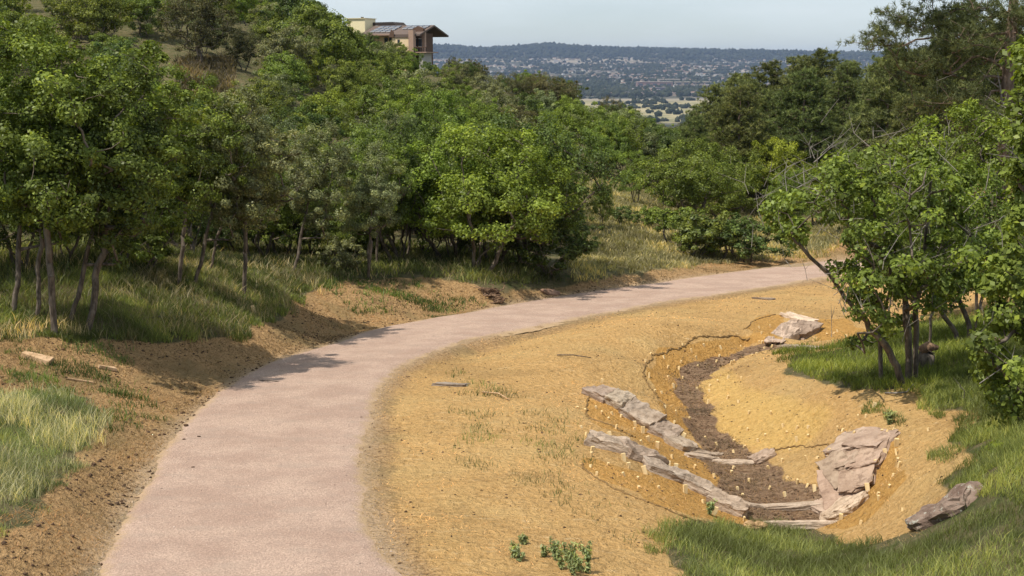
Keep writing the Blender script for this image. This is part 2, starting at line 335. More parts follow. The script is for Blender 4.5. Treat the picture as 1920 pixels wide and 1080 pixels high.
c = g.mix(edge(sB[2]), hill, mead)
c = g.mix(edge(aA), c, dirt); c = g.mix(edge(sA[0], .4), c, och); c = g.mix(edge(sA[1], .25, .08), c, ora)
c = g.mix(g.math('MULTIPLY', g.ramp(g.math('ADD', sB[0], g.math('MULTIPLY', g.math('SUBTRACT', nm, .5), .9)), .25, 1.05), .6), c, sunlit); c = g.mix(edge(sA[2], .5, .1), c, brn)
c = g.mix(g.math('MULTIPLY', g.ramp(g.math('ADD', sB[1], g.math('MULTIPLY', g.math('SUBTRACT', nf, .5), 1.0)), .3, .9), .8), c, g.mix(g.ramp(nff, .4, .6), (.50,.34,.18), (.60,.45,.33)))
# far plain
sy = g.n('ShaderNodeSeparateXYZ'); g.put(sy.inputs[0], g.pos()); fy = sy.outputs[1]
f1 = g.noise(.0035, 5, .65); f2 = g.noise(.02, 4, .7, vec=g.scaled(g.pos(), (.5, 1, 1)))
fc = g.mix(g.ramp(f1, .4, .6), (.035,.045,.03), (.13,.115,.085)); fc = g.mix(g.ramp(f2, .45, .62), fc, (.05,.055,.04)); fc = g.mix(g.ramp(f2, .60, .70), fc, (.38,.33,.27))
f3 = g.noise(.0022, 4, .6, vec=g.scaled(g.pos(), (.22, 1, 1))); fc = g.mix(g.ramp(f3, .53, .60, 0, .75), fc, (.34,.29,.235)); fc = g.mix(g.ramp(f3, .42, .36, 0, .8), fc, (.03,.04,.03))
field = g.mix(g.ramp(f2, .4, .62), (.40,.34,.20), (.17,.17,.09))
fm = g.math('MULTIPLY', g.ramp(g.math('ADD', fy, g.math('MULTIPLY', f1, 500)), 2300, 2500), g.ramp(g.math('ADD', fy, g.math('MULTIPLY', f1, 500)), 3500, 3750, 1, 0))
fc = g.mix(fm, fc, field); fc = g.mix(g.ramp(fy, 8200, 8800), fc, (.022,.03,.018))
c = g.mix(aB, c, fc)
hh = g.math('ADD', g.math('MULTIPLY', nf, .5), g.math('MULTIPLY', nff, .25)); hh = g.math('ADD', hh, g.math('MULTIPLY', nst2, .5)); hh = g.math('ADD', hh, g.math('MULTIPLY', nst, .45))
nlump = g.noise(7, 5, .62, dist=.5); c = g.mix(g.math('MULTIPLY', g.ramp(nlump, .52, .34), .28), c, g.mix(1.0, c, (.55,.50,.45), 'MULTIPLY')); hh = g.math('ADD', hh, g.math('MULTIPLY', nlump, 1.3))
M_EARTH = g.bsdf(c, .95, g.bump(hh, 1.0, .12), .1)
me = mesh_np('ground', np.c_[fx_, fy_, zz], Fq, M_EARTH, smooth=True)
for nm_, arr in (('maskA', maskA), ('maskB', maskB)):
    a = me.attributes.new(nm_, 'FLOAT_COLOR', 'POINT'); a.data.foreach_set('color', arr.astype(np.float32).ravel())
tag(obj('ground', me), 'sloping valley floor of ochre mulch, bare banks and hillside', kind='structure')

# the path
g = NT('crushed_granite')
n1 = g.noise(.9, 4, .6); n2 = g.noise(38, 3, .8); n3 = g.noise(17, 4, .75); n4 = g.noise(2.2, 5, .6, vec=g.scaled(g.pos(), (.6, 1.4, 1)))
c = g.mix(g.ramp(n1, .35, .65), (.49,.34,.265), (.62,.45,.355)); c = g.mix(g.ramp(n2, .36, .60, .75, 0), c, (.30,.215,.175)); n5 = g.noise(5.5, 4, .7); c = g.mix(g.ramp(n5, .5, .68, 0, .45), c, (.36,.265,.215)); c = g.mix(g.ramp(n2, .62, .74), c, (.78,.66,.56)); c = g.mix(g.ramp(n3, .62, .74, 0, .7), c, (.31,.225,.185)); c = g.mix(g.ramp(n4, .52, .66, 0, .45), c, (.42,.32,.26))
ed = g.attr('rim').outputs['Fac']
c = g.mix(g.ramp(g.math('ADD', ed, g.math('ADD', g.math('MULTIPLY', g.math('SUBTRACT', n4, .5), 1.0), g.math('MULTIPLY', g.math('SUBTRACT', n3, .5), 1.0))), .45, 1.15, 0, .8), c, (.50,.35,.19))
M_PATH = g.bsdf(c, .95, g.bump(g.math('ADD', n2, n3), .9, .03), .1)
K = 44; us = np.linspace(-1, 1, K); V = []; rim = []
for i in range(len(Cn)):
    for u in us:
        jit = fbm(np.array([i * .06 + (50 if u > 0 else 0)]), np.array([3.3]), 9, 2)[0] * .5 + fbm(np.array([i * .8 + (50 if u > 0 else 0)]), np.array([8.3]), 9, 2)[0] * .14
        hw = HW[i] + .08 + jit * abs(u) ** 3
        hw += .14; p = Cn[i] + Nn[i] * u * hw; e = max(0, (abs(u) - .80) / .20); nz_ = fbm(np.array([p[0] * 5.3]), np.array([p[1] * 5.3]), 33, 2)[0]
        V.append((p[0], p[1], -(PA + PB * p[1]) + .030 - .070 * e ** 1.2 + .035 * nz_ * min(1, e * 2) + .012 * (1 - u * u))); rim.append(max(0, (abs(u) - .70) / .22))
V = np.array(V); idp = np.arange(len(Cn) * K).reshape(-1, K)
Fp = np.stack([idp[:-1,:-1], idp[1:,:-1], idp[1:,1:], idp[:-1,1:]], -1).reshape(-1, 4)
me = mesh_np('path', V, Fp, M_PATH, smooth=True); a = me.attributes.new('rim', 'FLOAT', 'POINT'); a.data.foreach_set('value', np.array(rim, dtype=np.float32))
if me.polygons[100].normal.z < 0: me.flip_normals()
tag(obj('path', me), 'pinkish crushed granite path curving through the valley', kind='structure')

# ---------------------------------------------------------------- plant materials
def leaf_mat(name, trans=.32, gloss=.05, lo=.55, hi=1.85, tint=(1.3, 1.12, .6)):
    g = NT(name); oi = g.n('ShaderNodeObjectInfo'); t_ = g.attr('tone').outputs['Fac']
    v = g.ramp(t_, 0, 1, lo, hi); cc = g.mix(g.math('MULTIPLY', g.ramp(t_, .55, 1), .6), oi.outputs['Color'], g.mix(1.0, oi.outputs['Color'], tint, 'MULTIPLY'))
    hsv = g.n('ShaderNodeHueSaturation'); g.put(hsv.inputs['Color'], cc); g.put(hsv.inputs['Value'], v); g.put(hsv.inputs['Hue'], g.ramp(oi.outputs['Random'], 0, 1, .492, .508))
    d = g.n('ShaderNodeBsdfDiffuse'); g.put(d.inputs[0], hsv.outputs[0]); tr = g.n('ShaderNodeBsdfTranslucent')
    g.put(tr.inputs[0], g.mix(1.0, hsv.outputs[0], (1.35, 1.35, .55), 'MULTIPLY'))
    m1 = g.n('ShaderNodeMixShader'); m1.inputs[0].default_value = trans; g.t.links.new(d.outputs[0], m1.inputs[1]); g.t.links.new(tr.outputs[0], m1.inputs[2])
    gl = g.n('ShaderNodeBsdfGlossy'); gl.inputs['Roughness'].default_value = .45; gl.inputs['Color'].default_value = (.8,.85,.8,1)
    m2 = g.n('ShaderNodeMixShader'); m2.inputs[0].default_value = gloss * .35; g.t.links.new(m1.outputs[0], m2.inputs[1]); g.t.links.new(gl.outputs[0], m2.inputs[2])
    g.t.links.new(m2.outputs[0], g.out.inputs['Surface']); return g.m
M_LEAF = leaf_mat('oak_leaf'); M_NEEDLE = leaf_mat('pine_needle', .2, .03, .55, 1.6, (1.25, 1.1, .75)); M_GRASS = leaf_mat('grass_blade', .4, .04, .5, 1.7, (1.6, 1.25, .95))
def bark_mat(name, a, b, sc_=9):
    g = NT(name); n1 = g.noise(sc_, 5, .7, vec=g.scaled(g.objc(), (1, 1, .3))); c = g.mix(g.ramp(n1, .35, .65), a, b)
    return g.bsdf(c, .95, g.bump(n1, .8, .02), .1)
M_BARK = bark_mat('oak_bark', (.075,.06,.048), (.21,.175,.14)); M_PBARK = bark_mat('pine_bark', (.13,.09,.065), (.25,.19,.15)); M_TWIG = bark_mat('grey_twig', (.17,.15,.13), (.32,.29,.26), 20)
M_ROOT = bark_mat('root_wood', (.13,.085,.06), (.34,.22,.14), 14)

# ---------------------------------------------------------------- tree building
def unit(v): return v / (np.linalg.norm(v, axis=-1, keepdims=True) + 1e-9)
def leaf_mesh(name, cen, rad, per, size, mid, r, mat=M_LEAF, up=.55, flat=.75, aspect=.62):
    n = len(cen); N = n * per
    d = unit(r.normal(size=(N, 3))) * (r.random((N, 1)) ** .45); d[:, 2] *= flat
    c = np.repeat(cen, per, 0) + d * np.repeat(rad, per)[:, None]
    nrm = unit(unit(c - mid) * .4 + d * .9 + np.array([0, 0, up * .7]) + r.normal(size=(N, 3)) * .45)
    a = unit(np.cross(nrm, r.normal(size=(N, 3)))); b = np.cross(nrm, a)
    s = (size * (.65 + .7 * r.random(N)))[:, None]
    V = np.stack([c - a * s * .5, c + b * s * aspect * .5 + nrm * s * .1, c + a * s * .5, c - b * s * aspect * .5 + nrm * s * .1], 1).reshape(-1, 3)
    F = np.arange(N * 4).reshape(N, 4); tone = np.clip(np.repeat(r.normal(.42, .13, n), per) + r.normal(0, .2, N), 0, 1)
    return mesh_np(name, V, F, mat, fattr=tone)
def skeleton(stems, tips, r, tipr=.009, power=.5, minfrac=.35, bend=.25, sides=5, mat=M_BARK, name='trunk'):
    pos = []; par = []; elig = []
    for st in stems:
        st = np.array(st, float); k = len(st) * 3; stf = catmull(st, k); prev = -1
        for i, p in enumerate(stf):
            if i: p = p + r.normal(size=3) * .02
            pos.append(p); par.append(prev); elig.append(i / k > minfrac); prev = len(pos) - 1
    base = np.array(stems[0][0]); order = np.argsort(np.linalg.norm(tips - base, axis=1))
    cnt_tip = []
    for o in order:
        c = tips[o]; P = np.array(pos); d = np.linalg.norm(P - c, axis=1) + 1.2 * np.maximum(0, P[:, 2] - c[2] + .1); d[~np.array(elig)] = 1e9
        j = int(np.argmin(d)); a = np.array(pos[j]); L = np.linalg.norm(c - a); prev = j; ns = 2 if L < .7 else 4
        off = r.normal(size=3) * bend * L * .35 + np.array([0, 0, -bend * L * .2])
        for q in range(1, ns + 1):
            t_ = q / ns; p = a * (1 - t_) + c * t_ + off * math.sin(math.pi * t_) + r.normal(size=3) * .02 * L
            pos.append(p); par.append(prev); elig.append(True); prev = len(pos) - 1
        cnt_tip.append(prev)
    P = np.array(pos); cnt = np.zeros(len(P)); 
    for k in cnt_tip: cnt[k] += 1
    for k in range(len(P) - 1, -1, -1):
        if par[k] >= 0: cnt[par[k]] += cnt[k]
    rad = tipr * np.maximum(cnt, .4) ** power
    e = [k for k in range(len(P)) if par[k] >= 0]; a = P[[par[k] for k in e]]; b = P[e]; ra = rad[[par[k] for k in e]]; rb = rad[e]; ra = np.minimum(ra, rb * 1.6)
    d = unit(b - a); u = unit(np.cross(d, np.array([.31, .17, .05]) + np.where(np.abs(d[:, :1]) > .9, 1., 0.) * np.array([0, 1, 0]))); v = np.cross(d, u)
    ang = np.arange(sides) * 2 * math.pi / sides; ring = np.cos(ang)[None, :, None] * u[:, None] + np.sin(ang)[None, :, None] * v[:, None]
    VA = a[:, None] - d[:, None] * (ra * .3)[:, None, None] + ring * ra[:, None, None]; VB = b[:, None] + ring * rb[:, None, None]
    V = np.concatenate([VA, VB], 1).reshape(-1, 3); o_ = np.arange(len(e))[:, None] * sides * 2; j = np.arange(sides)[None]
    F = np.stack([o_ + j, o_ + (j + 1) % sides, o_ + sides + (j + 1) % sides, o_ + sides + j], -1).reshape(-1, 4)
    return mesh_np(name, V, F, mat, smooth=True)
def wob(a, b, n_, amp, r):
    a = np.array(a, float); b = np.array(b, float); return [a + (b - a) * t_ + (r.normal(size=3) * amp * math.sin(math.pi * t_) if 0 < t_ < 1 else 0) for t_ in np.linspace(0, 1, n_)]
def crown_pts(r, n, rx, ry, z0, z1, lump=.3):
    P = []; lob = r.normal(size=(7, 3)); lob /= np.linalg.norm(lob, axis=1)[:, None]
    while len(P) < n:
        d = r.normal(size=3); d /= np.linalg.norm(d); rr = (1 - .75 * r.random() ** 1.8); rr *= 1 - lump + lump * 1.5 * max(0, (lob @ d).max()) ** 3
        p = np.array([d[0] * rx * rr, d[1] * ry * rr, (z0 + z1) / 2 + d[2] * (z1 - z0) / 2 * rr]); P.append(p)
    return np.array(P)
oaks = {}
def oak_proto(kind, seed):
    r = np.random.default_rng(seed)
    if kind == 'tall':   h, rx, z0, n, per, size = 6.2, 1.8, 1.75, 170, 190, .078; ns = 1
    elif kind == 'bush': h, rx, z0, n, per, size = 4.2, 2.2, .7, 170, 165, .085; ns = 4
    elif kind == 'far':  h, rx, z0, n, per, size = 4.6, 2.4, .5, 140, 130, .115; ns = 3
    elif kind == 'shrub': h, rx, z0, n, per, size = 1.7, 1.3, .15, 60, 90, .09; ns = 4
    elif kind == 'juniper': h, rx, z0, n, per, size = 5.0, 2.3, .7, 190, 90, .12; ns = 2
    lean = r.normal(size=2) * .35
    P = crown_pts(r, n, rx, rx * .92, z0, h, .45 if kind != 'juniper' else .15); far_out = r.random(n) < .18; cc_ = np.array([0, 0, (z0 + h) / 2]); P[far_out] = cc_ + (P[far_out] - cc_) * r.uniform(1.03, 1.2, (far_out.sum(), 1)); P[:, 0] += lean[0]; P[:, 1] += lean[1]
    stems = []
    for k in range(ns):
        a = r.random() * 6.28 + k * 6.28 / ns; sp_ = (.12 if ns > 1 else 0)
        b0 = (math.cos(a) * sp_, math.sin(a) * sp_, -.25); e = rx * (.5 if ns > 1 else .15)
        top = (lean[0] + math.cos(a) * e, lean[1] + math.sin(a) * e, z0 + (h - z0) * .55)
        stems.append([np.array([0, 0, -.4])] + wob(b0, top, 6, (.14 if ns > 1 else .03) * h / 5, r))
    tw = skeleton(stems, P, r, tipr=.007 if ns > 1 else .0055, minfrac=.4 if ns > 1 else .38)
    kp = r.random(len(P)) > .05; leafy = P[kp]; rad = r.uniform(.20, .46, len(leafy)) * rx / 2.1; rad[far_out[kp]] *= .6
    lm = leaf_mesh('crown', leafy, rad, per, size, np.array([lean[0], lean[1], (z0 + h) / 2 - .6]), r, mat=M_LEAF if kind != 'juniper' else M_NEEDLE, aspect=.62 if kind != 'juniper' else .4)
    return tw, lm, h, rx
for kind, cnt in (('tall', 3), ('bush', 4), ('far', 4), ('shrub', 2), ('juniper', 2)):
    oaks[kind] = [oak_proto(kind, 40 + 13 * k + len(kind)) for k in range(cnt)]
NAMES = {'tall': 'oak_tree', 'bush': 'scrub_oak', 'far': 'scrub_oak', 'shrub': 'shrub', 'juniper': 'juniper_tree', 'pine': 'pine_tree'}
CATS = {'tall': 'tree', 'bush': 'tree', 'far': 'tree', 'shrub': 'shrub', 'juniper': 'tree', 'pine': 'tree'}
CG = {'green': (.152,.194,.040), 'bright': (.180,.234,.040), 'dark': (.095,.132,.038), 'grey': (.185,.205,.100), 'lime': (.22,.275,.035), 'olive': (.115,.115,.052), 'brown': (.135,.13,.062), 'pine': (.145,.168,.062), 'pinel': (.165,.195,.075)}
def plant(kind, x, y, hgt, colr, label, group=None, var=None, rz=None, wide=1.0, tilt=0.0, zoff=0.0):
    protos = oaks[kind]; v = protos[(var if var is not None else random.randrange(99)) % len(protos)]
    s = hgt / v[2]; o = empty(NAMES[kind], (x, y, G(x, y) - .05 + zoff), random.random() * 6.28 if rz is None else rz)
    o.scale = (s * wide, s * wide, s); o.rotation_euler[1] = tilt
    tag(o, label, CATS[kind], group)
    t_ = obj('trunk', v[0], o); cr2 = obj('crown', v[1], o)
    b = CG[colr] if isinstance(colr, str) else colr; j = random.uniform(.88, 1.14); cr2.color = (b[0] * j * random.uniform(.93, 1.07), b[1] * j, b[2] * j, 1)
    return o

# pines
def tufts(cen, dirs, per, L, wd, r):
    n = len(cen); N = n * per
    c = np.repeat(cen, per, 0); dd = unit(np.repeat(dirs, per, 0) * .75 + unit(r.normal(size=(N, 3))))
    s = unit(np.cross(dd, r.normal(size=(N, 3)))) * wd; l = (L * r.uniform(.6, 1.15, N))[:, None]
    c = c + r.normal(size=(N, 3)) * L * .14
    V = np.stack([c - s, c + s, c + dd * l], 1).reshape(-1, 3)
    tone = np.clip(np.repeat(r.normal(.45, .26, n), per) + r.normal(0, .13, N), 0, 1)
    return V, np.arange(N * 3).reshape(N, 3), tone
def pine_proto(seed, h, r0, boughs, z0, per, L, wd, tipr=.02, big=False):
    r = np.random.default_rng(seed); tips = []; mids = []; st = [wob((0, 0, -.4), (r.normal() * .2, r.normal() * .2, h * .97), 8, .1, r)]
    paths = []; cen = []; dirs = []
    for k in range(boughs):
        f = (k + r.random() * .8) / boughs; z = z0 + (h - z0) * f; a = r.random() * 6.28; L_ = r0 * (1 - f) ** .48 * r.uniform(.6, 1.2) + .4
        base = np.array([0, 0, z - L_ * .12]); out = np.array([math.cos(a), math.sin(a), r.uniform(-.05, .28)]); side = np.array([-math.sin(a), math.cos(a), 0])
        nsub = max(3, int(L_ * (4.2 if big else 3.4)))
        for q in range(nsub):
            t_ = .32 + .68 * (q + r.random()) / nsub
            p = base + out * L_ * t_ + np.array([0, 0, .16 * L_ * t_ * t_]) + side * r.normal() * .26 * L_ * (1.15 - t_ * .5) + np.array([0, 0, r.normal() * .12])
            tips.append(p); nt_ = 5
            for _ in range(nt_):
                cen.append(p + r.normal(size=3) * np.array([.17, .17, .09])); dirs.append(unit(out * .6 + np.array([0, 0, .8]) + r.normal(size=3) * .4))
    tips = np.array(tips)
    tr = skeleton(st, tips, r, tipr=.0085, power=.52, minfrac=.05, bend=.12, sides=5, mat=M_PBARK)
    V, F, tone = tufts(np.array(cen), np.array(dirs), per, L, wd, r)
    return tr, mesh_np('crown', V, F, M_NEEDLE, fattr=tone), h, r0
oaks['pine'] = [pine_proto(90 + k, 10, 2.7, 115, 1.2, 15, .27, .024) for k in range(3)]
NAMES['pine'] = 'pine_tree'

# ---------------------------------------------------------------- front row of trees on the left bank (pixel of the foot, height, colour)
front = [
 (22,585,5.6,'green',.9,'slender oak, leftmost stem at the foot of the hillside'), (70,598,5.6,'green',.8,'slender oak with twin grey stem, second from the leftmost'),
 (103,628,6.3,'green',1.0,'upright pale-barked oak standing in long grass on the left bank'), (128,605,5.5,'dark',.85,'dark leaning oak just behind the upright pale-barked one'),
 (165,618,6.0,'green',1.1,'tall leaning oak with crooked trunk, nearest the bare bank'), (335,535,5.2,'green',.9,'slim oak leaning right in the grass behind the fallen branch'),
 (362,533,5.0,'grey',.9,'slim forked oak beside the shaded long grass'), (392,512,4.6,'grey',.7,'small oak leaning hard right over dry grass'),
 (458,556,5.0,'grey',1.05,'grey-green oak whose forked trunk stands at the top of the bank'), (548,512,4.8,'grey',1.0,'grey-green oak with two close trunks above the bank'),
 (690,520,4.4,'grey',.9,'thin oak with pale bare lower stem beside a broken stub'), (707,498,4.6,'green',.9,'thin straight oak behind the broken stub'),
 (762,486,4.6,'green',.95,'oak with dark straight trunk left of the dense bright clump'), (898,508,4.9,'bright',1.1,'bright green oak leaning right above the upturned roots'),
 (930,490,4.4,'bright',1.1,'bright green oak filling the front of the dense clump'), (840,488,4.7,'bright',1.05,'bright green oak in the left half of the dense clump'),
 (975,492,4.1,'bright',.95,'bright green oak on the right shoulder of the dense clump'),
]
for k, (px, py, h, cl_, wd_, lab) in enumerate(front):
    p = hit(px, py); kd = 'tall' if px < 800 else 'bush'
    plant(kd, p.x, p.y, h, cl_, lab, 'oaks along the top of the left bank', var=k, wide=wd_, tilt=R([2, 4, 1, 10, 9, 9, 9, 14, 5, 6, 2, 2, 0, 12, 4, 3, -4][k]), rz=R([20,10,0,0,-10,10,0,10,0,0,0,0,0,0,0,0,0][k]))
mids = [  # (foot px, foot py, height, colour, kind, wide, label)
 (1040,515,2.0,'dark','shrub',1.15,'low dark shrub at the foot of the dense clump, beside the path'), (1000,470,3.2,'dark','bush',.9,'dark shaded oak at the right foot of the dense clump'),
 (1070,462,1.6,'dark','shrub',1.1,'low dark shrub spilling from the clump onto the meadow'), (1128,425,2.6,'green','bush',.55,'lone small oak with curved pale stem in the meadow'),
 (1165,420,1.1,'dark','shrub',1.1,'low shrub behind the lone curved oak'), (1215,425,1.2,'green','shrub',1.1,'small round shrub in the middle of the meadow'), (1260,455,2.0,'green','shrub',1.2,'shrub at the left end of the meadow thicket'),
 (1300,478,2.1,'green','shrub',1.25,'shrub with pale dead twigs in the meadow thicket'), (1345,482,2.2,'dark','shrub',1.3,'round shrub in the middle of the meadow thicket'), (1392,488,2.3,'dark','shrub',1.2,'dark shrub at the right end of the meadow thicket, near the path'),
 (1300,430,4.6,'green','bush',1.15,'broad oak above the meadow thicket, its lower limbs bare'), (1365,425,4.9,'green','bush',1.2,'broad shady oak with dark hollow under its crown'), (1240,385,3.5,'green','bush',1.0,'oak at the upper left edge of the broad shady pair'),
 (1190,380,3.2,'green','bush',.8,'oak between the two dry grass openings'), (1130,335,4.0,'green','bush',1.0,'oak above the upper dry grass opening'), (1215,335,4.4,'grey','far',1.0,'greyish oak with bare lower stems at the valley head'),
 (1460,440,3.6,'green','bush',.9,'oak to the right of the pale slope beyond the path'), (1475,395,4.9,'lime','bush',1.05,'lime-green oak, the brightest in the valley'), (1530,420,3.8,'green','bush',1.0,'oak right behind the lime-green one'),
 (1600,430,3.8,'green','bush',1.0,'oak across the path behind the leaning branch'), (1660,455,4.2,'green','bush',1.1,'oak across the path behind the near multi-stemmed oak'),
 (1420,360,4.2,'green','far',1.0,'oak in front of the left foot of the pine stand'), (1340,350,4.2,'green','far',1.0,'oak at the valley head left of the pine stand'),
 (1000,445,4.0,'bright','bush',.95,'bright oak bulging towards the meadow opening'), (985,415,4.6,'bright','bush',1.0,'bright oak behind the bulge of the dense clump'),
]
for k, (px, py, h, cl_, kd, wd_, lab) in enumerate(mids):
    p = hit(px, py); plant(kd, p.x, p.y, h, cl_, lab, 'trees and shrubs round the meadow', var=k, wide=wd_)

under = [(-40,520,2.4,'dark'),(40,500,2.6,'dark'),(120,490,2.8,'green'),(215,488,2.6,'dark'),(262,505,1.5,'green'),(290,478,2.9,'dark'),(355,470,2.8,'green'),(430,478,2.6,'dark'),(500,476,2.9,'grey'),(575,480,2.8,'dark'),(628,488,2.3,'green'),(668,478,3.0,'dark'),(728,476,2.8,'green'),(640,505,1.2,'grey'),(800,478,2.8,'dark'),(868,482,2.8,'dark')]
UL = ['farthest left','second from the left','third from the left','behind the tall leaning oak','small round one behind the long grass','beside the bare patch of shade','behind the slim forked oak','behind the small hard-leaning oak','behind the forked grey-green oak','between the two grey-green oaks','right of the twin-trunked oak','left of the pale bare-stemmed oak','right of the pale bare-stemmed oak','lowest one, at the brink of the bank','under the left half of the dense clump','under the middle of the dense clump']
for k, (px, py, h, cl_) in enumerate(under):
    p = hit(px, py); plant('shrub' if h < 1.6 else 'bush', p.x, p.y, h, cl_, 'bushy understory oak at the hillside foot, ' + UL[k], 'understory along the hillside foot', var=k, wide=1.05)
# ---------------------------------------------------------------- scattered hillside trees, kept under the skyline of the photograph
SKX = [-400,600,628,655,700,716,752,775,800,830,850,872,900,925,945,975,1030,1070,1090,1100,1125,1150,1175,1210,1250,1290,1310,1335,1360,1385,1410,1440,1470,1500,1545,1585,1620,1680,1750,2300]
SKY = [-300,-300,10,58,66,66,78,96,112,122,118,108,122,140,146,134,134,146,176,214,196,184,200,220,238,225,200,168,172,142,140,118,138,112,97,118,128,100,-300,-300]
clear = [P_FOREST, [(1045,340),(1170,335),(1300,395),(1480,400),(1620,420),(1560,490),(1100,535),(1060,500),(1040,400)], [(-100,480),(650,500),(900,500),(1100,520),(1300,1100),(-100,1100)], [(395,205),(425,205),(425,245),(390,245)]]
def zone(px, py, y):
    if px < 260: return 'above the slender left-bank stems' if py > 260 else 'uphill left of the bare brown patch'
    if px < 470: return 'below the bare brown patch' if py > 170 else 'above the bare brown patch'
    if px < 640: return 'between the bare patch and the house' if py < 280 else 'behind the grey-green oaks of the left bank'
    if px < 830: return 'just below the hillside house' if py < 190 else 'downhill of the house, behind the bank'
    if px < 1000: return 'on the ridge right of the house' if py < 230 else 'uphill behind the dense bright clump'
    return 'where the ridge meets the valley head'
placed = []; cnt = 0
def try_place(x, y, kd, hmin, hmax, sep, side):
    global cnt
    for (a, b, s_) in placed:
        if (a - x) ** 2 + (b - y) ** 2 < ((sep + s_) / 2) ** 2: return
    z = G(x, y); px, py = project(x, y, z); px = float(px); py = float(py)
    if px < -120 or px > 2040: return
    for c_ in clear:
        if bool(inpoly(px, py, c_)): return
    h = random.uniform(hmin, hmax); wpx = 1.6 * FPX / y
    lim = max(np.interp(px + q * wpx, SKX, SKY) - (q * q) * 14 for q in (-1, -.5, 0, .5, 1)); lim2 = float(np.interp(px, SKX, SKY)); lim = max(lim2, lim - 6)
    top = float(project(x, y, z + h)[1])
    if top < lim:
        h2 = h * (py - lim) / (py - top); 
        if h2 < hmin * .5: return
        h = h2
    if y < 94:
        for f_ in (.25, .6, .9):
            for e_ in (-.8, 0, .8):
                if bool(inpoly(px + e_ * wpx, float(project(x, y, z + h * f_)[1]), [(335,112),(436,112),(430,172),(350,160)])): return
    placed.append((x, y, sep)); cnt += 1
    q = fbm(np.array([x / 11]), np.array([y / 14]), 21, 3)[0] + random.uniform(-.09, .09)
    if side == 'L':
        if kd == 'juniper': cl_, tone = ('olive', 'dull olive')
        elif q > .13: cl_, tone = 'grey', 'grey-green'
        elif q > -.01: cl_, tone = 'green', 'mid green'
        elif q > -.10: cl_, tone = 'bright', 'bright green'
        else: cl_, tone = 'dark', 'dark green'
        nm_ = 'juniper' if kd == 'juniper' else 'scrub oak'
        size = 'tall' if h > .5 * (hmin + hmax) else 'low'
        plant(kd, x, y, h, cl_, f'{size} {tone} {nm_} {zone(px, py, y)}', f'{nm_}s {zone(px, py, y)}', wide=random.uniform(.92, 1.15))
    else:
        cl_ = 'pinel' if q > 0 else 'pine'; tone = 'yellowish green' if q > 0 else 'dark green'
        where = 'at the left end of the pine stand' if px < 1420 else 'in the middle of the pine stand' if px < 1640 else 'behind the near multi-stemmed oak'
        plant(kd, x, y, h, cl_, f'{"tall" if h > 8 else "shorter"} {tone} pine {where}', f'pines {where}', wide=random.uniform(.95, 1.2))
# skyline trees first: explicit tops
def top_tree(px, ptop, Y, kd, cl_, wide, lab, hmax=12, gr='trees on the skyline'):
    x = xy_at(px, ptop, Y); z = G(x, Y); h = float(slope(ptop) * Y - z)
    if h < .8: Y2 = Y * .93; x = xy_at(px, ptop, Y2); z = G(x, Y2); h = float(slope(ptop) * Y2 - z); Y = Y2
    h = max(1.2, min(h, hmax)); plant(kd, x, Y, h, cl_, lab, gr, wide=wide); placed.append((x, Y, 3.0))
top_tree(590,-14,112,'far','green',1.1,'green scrub oak cresting the slope left of the pale tower')
top_tree(560,-30,118,'far','dark',1.1,'dark green oak rising past the top edge left of the house')
top_tree(690,58,150,'juniper','dark',1.0,'dark round tree in front of the pale tower')
top_tree(666,60,140,'juniper','dark',.9,'dark tree hiding the left foot of the pale tower')
top_tree(741,76,158,'far','green',1.0,'green oak under the peach wall of the house')
top_tree(848,104,178,'juniper','olive',.7,'small olive tree standing right of the house deck')
top_tree(888,108,165,'juniper','brown',.8,'brownish juniper poking above the ridge right of the house')
top_tree(905,118,160,'juniper','brown',.7,'brownish juniper touching the one above the ridge')
top_tree(940,134,160,'juniper','olive',.7,'small juniper between the two brownish groups')
top_tree(975,134,140,'juniper','brown',.9,'brownish juniper at the left of the round ridge pair')
top_tree(1010,132,140,'juniper','brown',.9,'brownish juniper in the middle of the round ridge group')
top_tree(1052,140,138,'juniper','brown',1.1,'broad brownish juniper at the right of the round ridge group')
top_tree(1148,178,150,'juniper','brown',.75,'lone brownish tree standing before the tan plain')
p = hit(366, 118); plant('juniper', p.x, p.y, 6.0, 'olive', 'dark olive tree with pale trunk standing on the bare brown patch of hillside', None, wide=1.1); placed.append((p.x, p.y, 4))
for px, pt, Y, lab in [(1335,160,118,'leftmost pointed pine of the stand'),(1388,140,118,'dark pine second in from the left end of the stand'),(1440,118,116,'pointed pine before the distant ridge'),(1500,108,112,'pine joined to the tallest one on its left'),(1548,96,112,'tallest pine of the middle stand'),(1590,118,110,'pine stepping down right of the tallest one'),(1650,124,108,'pine left of the long dead limb'),(1680,86,92,'pine top under the big pine, beside the pale limb'),(1310,200,122,'low pine at the outer left edge of the stand'),(1740,120,88,'dark pine behind the big pine, left side'),(1800,100,86,'dark pine behind the big pine trunk')]:
    top_tree(px, pt, Y, 'pine', 'pine' if px in (1440, 1548, 1740, 1800) else 'pinel', 1.2, lab, 14, 'pines of the right-hand stand')
r_ = random.Random(11)
for _ in range(2600):
    y = 38 + 152 * r_.random() ** .8; px = r_.uniform(-110, 1280); x = (px - 960) / FPX * y
    if px > 1000 and y < 85: continue
    kd = 'bush' if y < 68 else 'far'
    if y > 80 and r_.random() < .10: kd = 'juniper'
    if cnt < 262: try_place(x, y, kd, 3.4, 5.4, 3.5 if y < 68 else 4.3 if y < 120 else 5.2, 'L')
nL = cnt
for _ in range(900):
    y = r_.uniform(72, 135); px = r_.uniform(1290, 2000); x = (px - 960) / FPX * y
    if cnt < nL + 70: try_place(x, y, 'pine', 6.0, 10.5, 4.6, 'R')
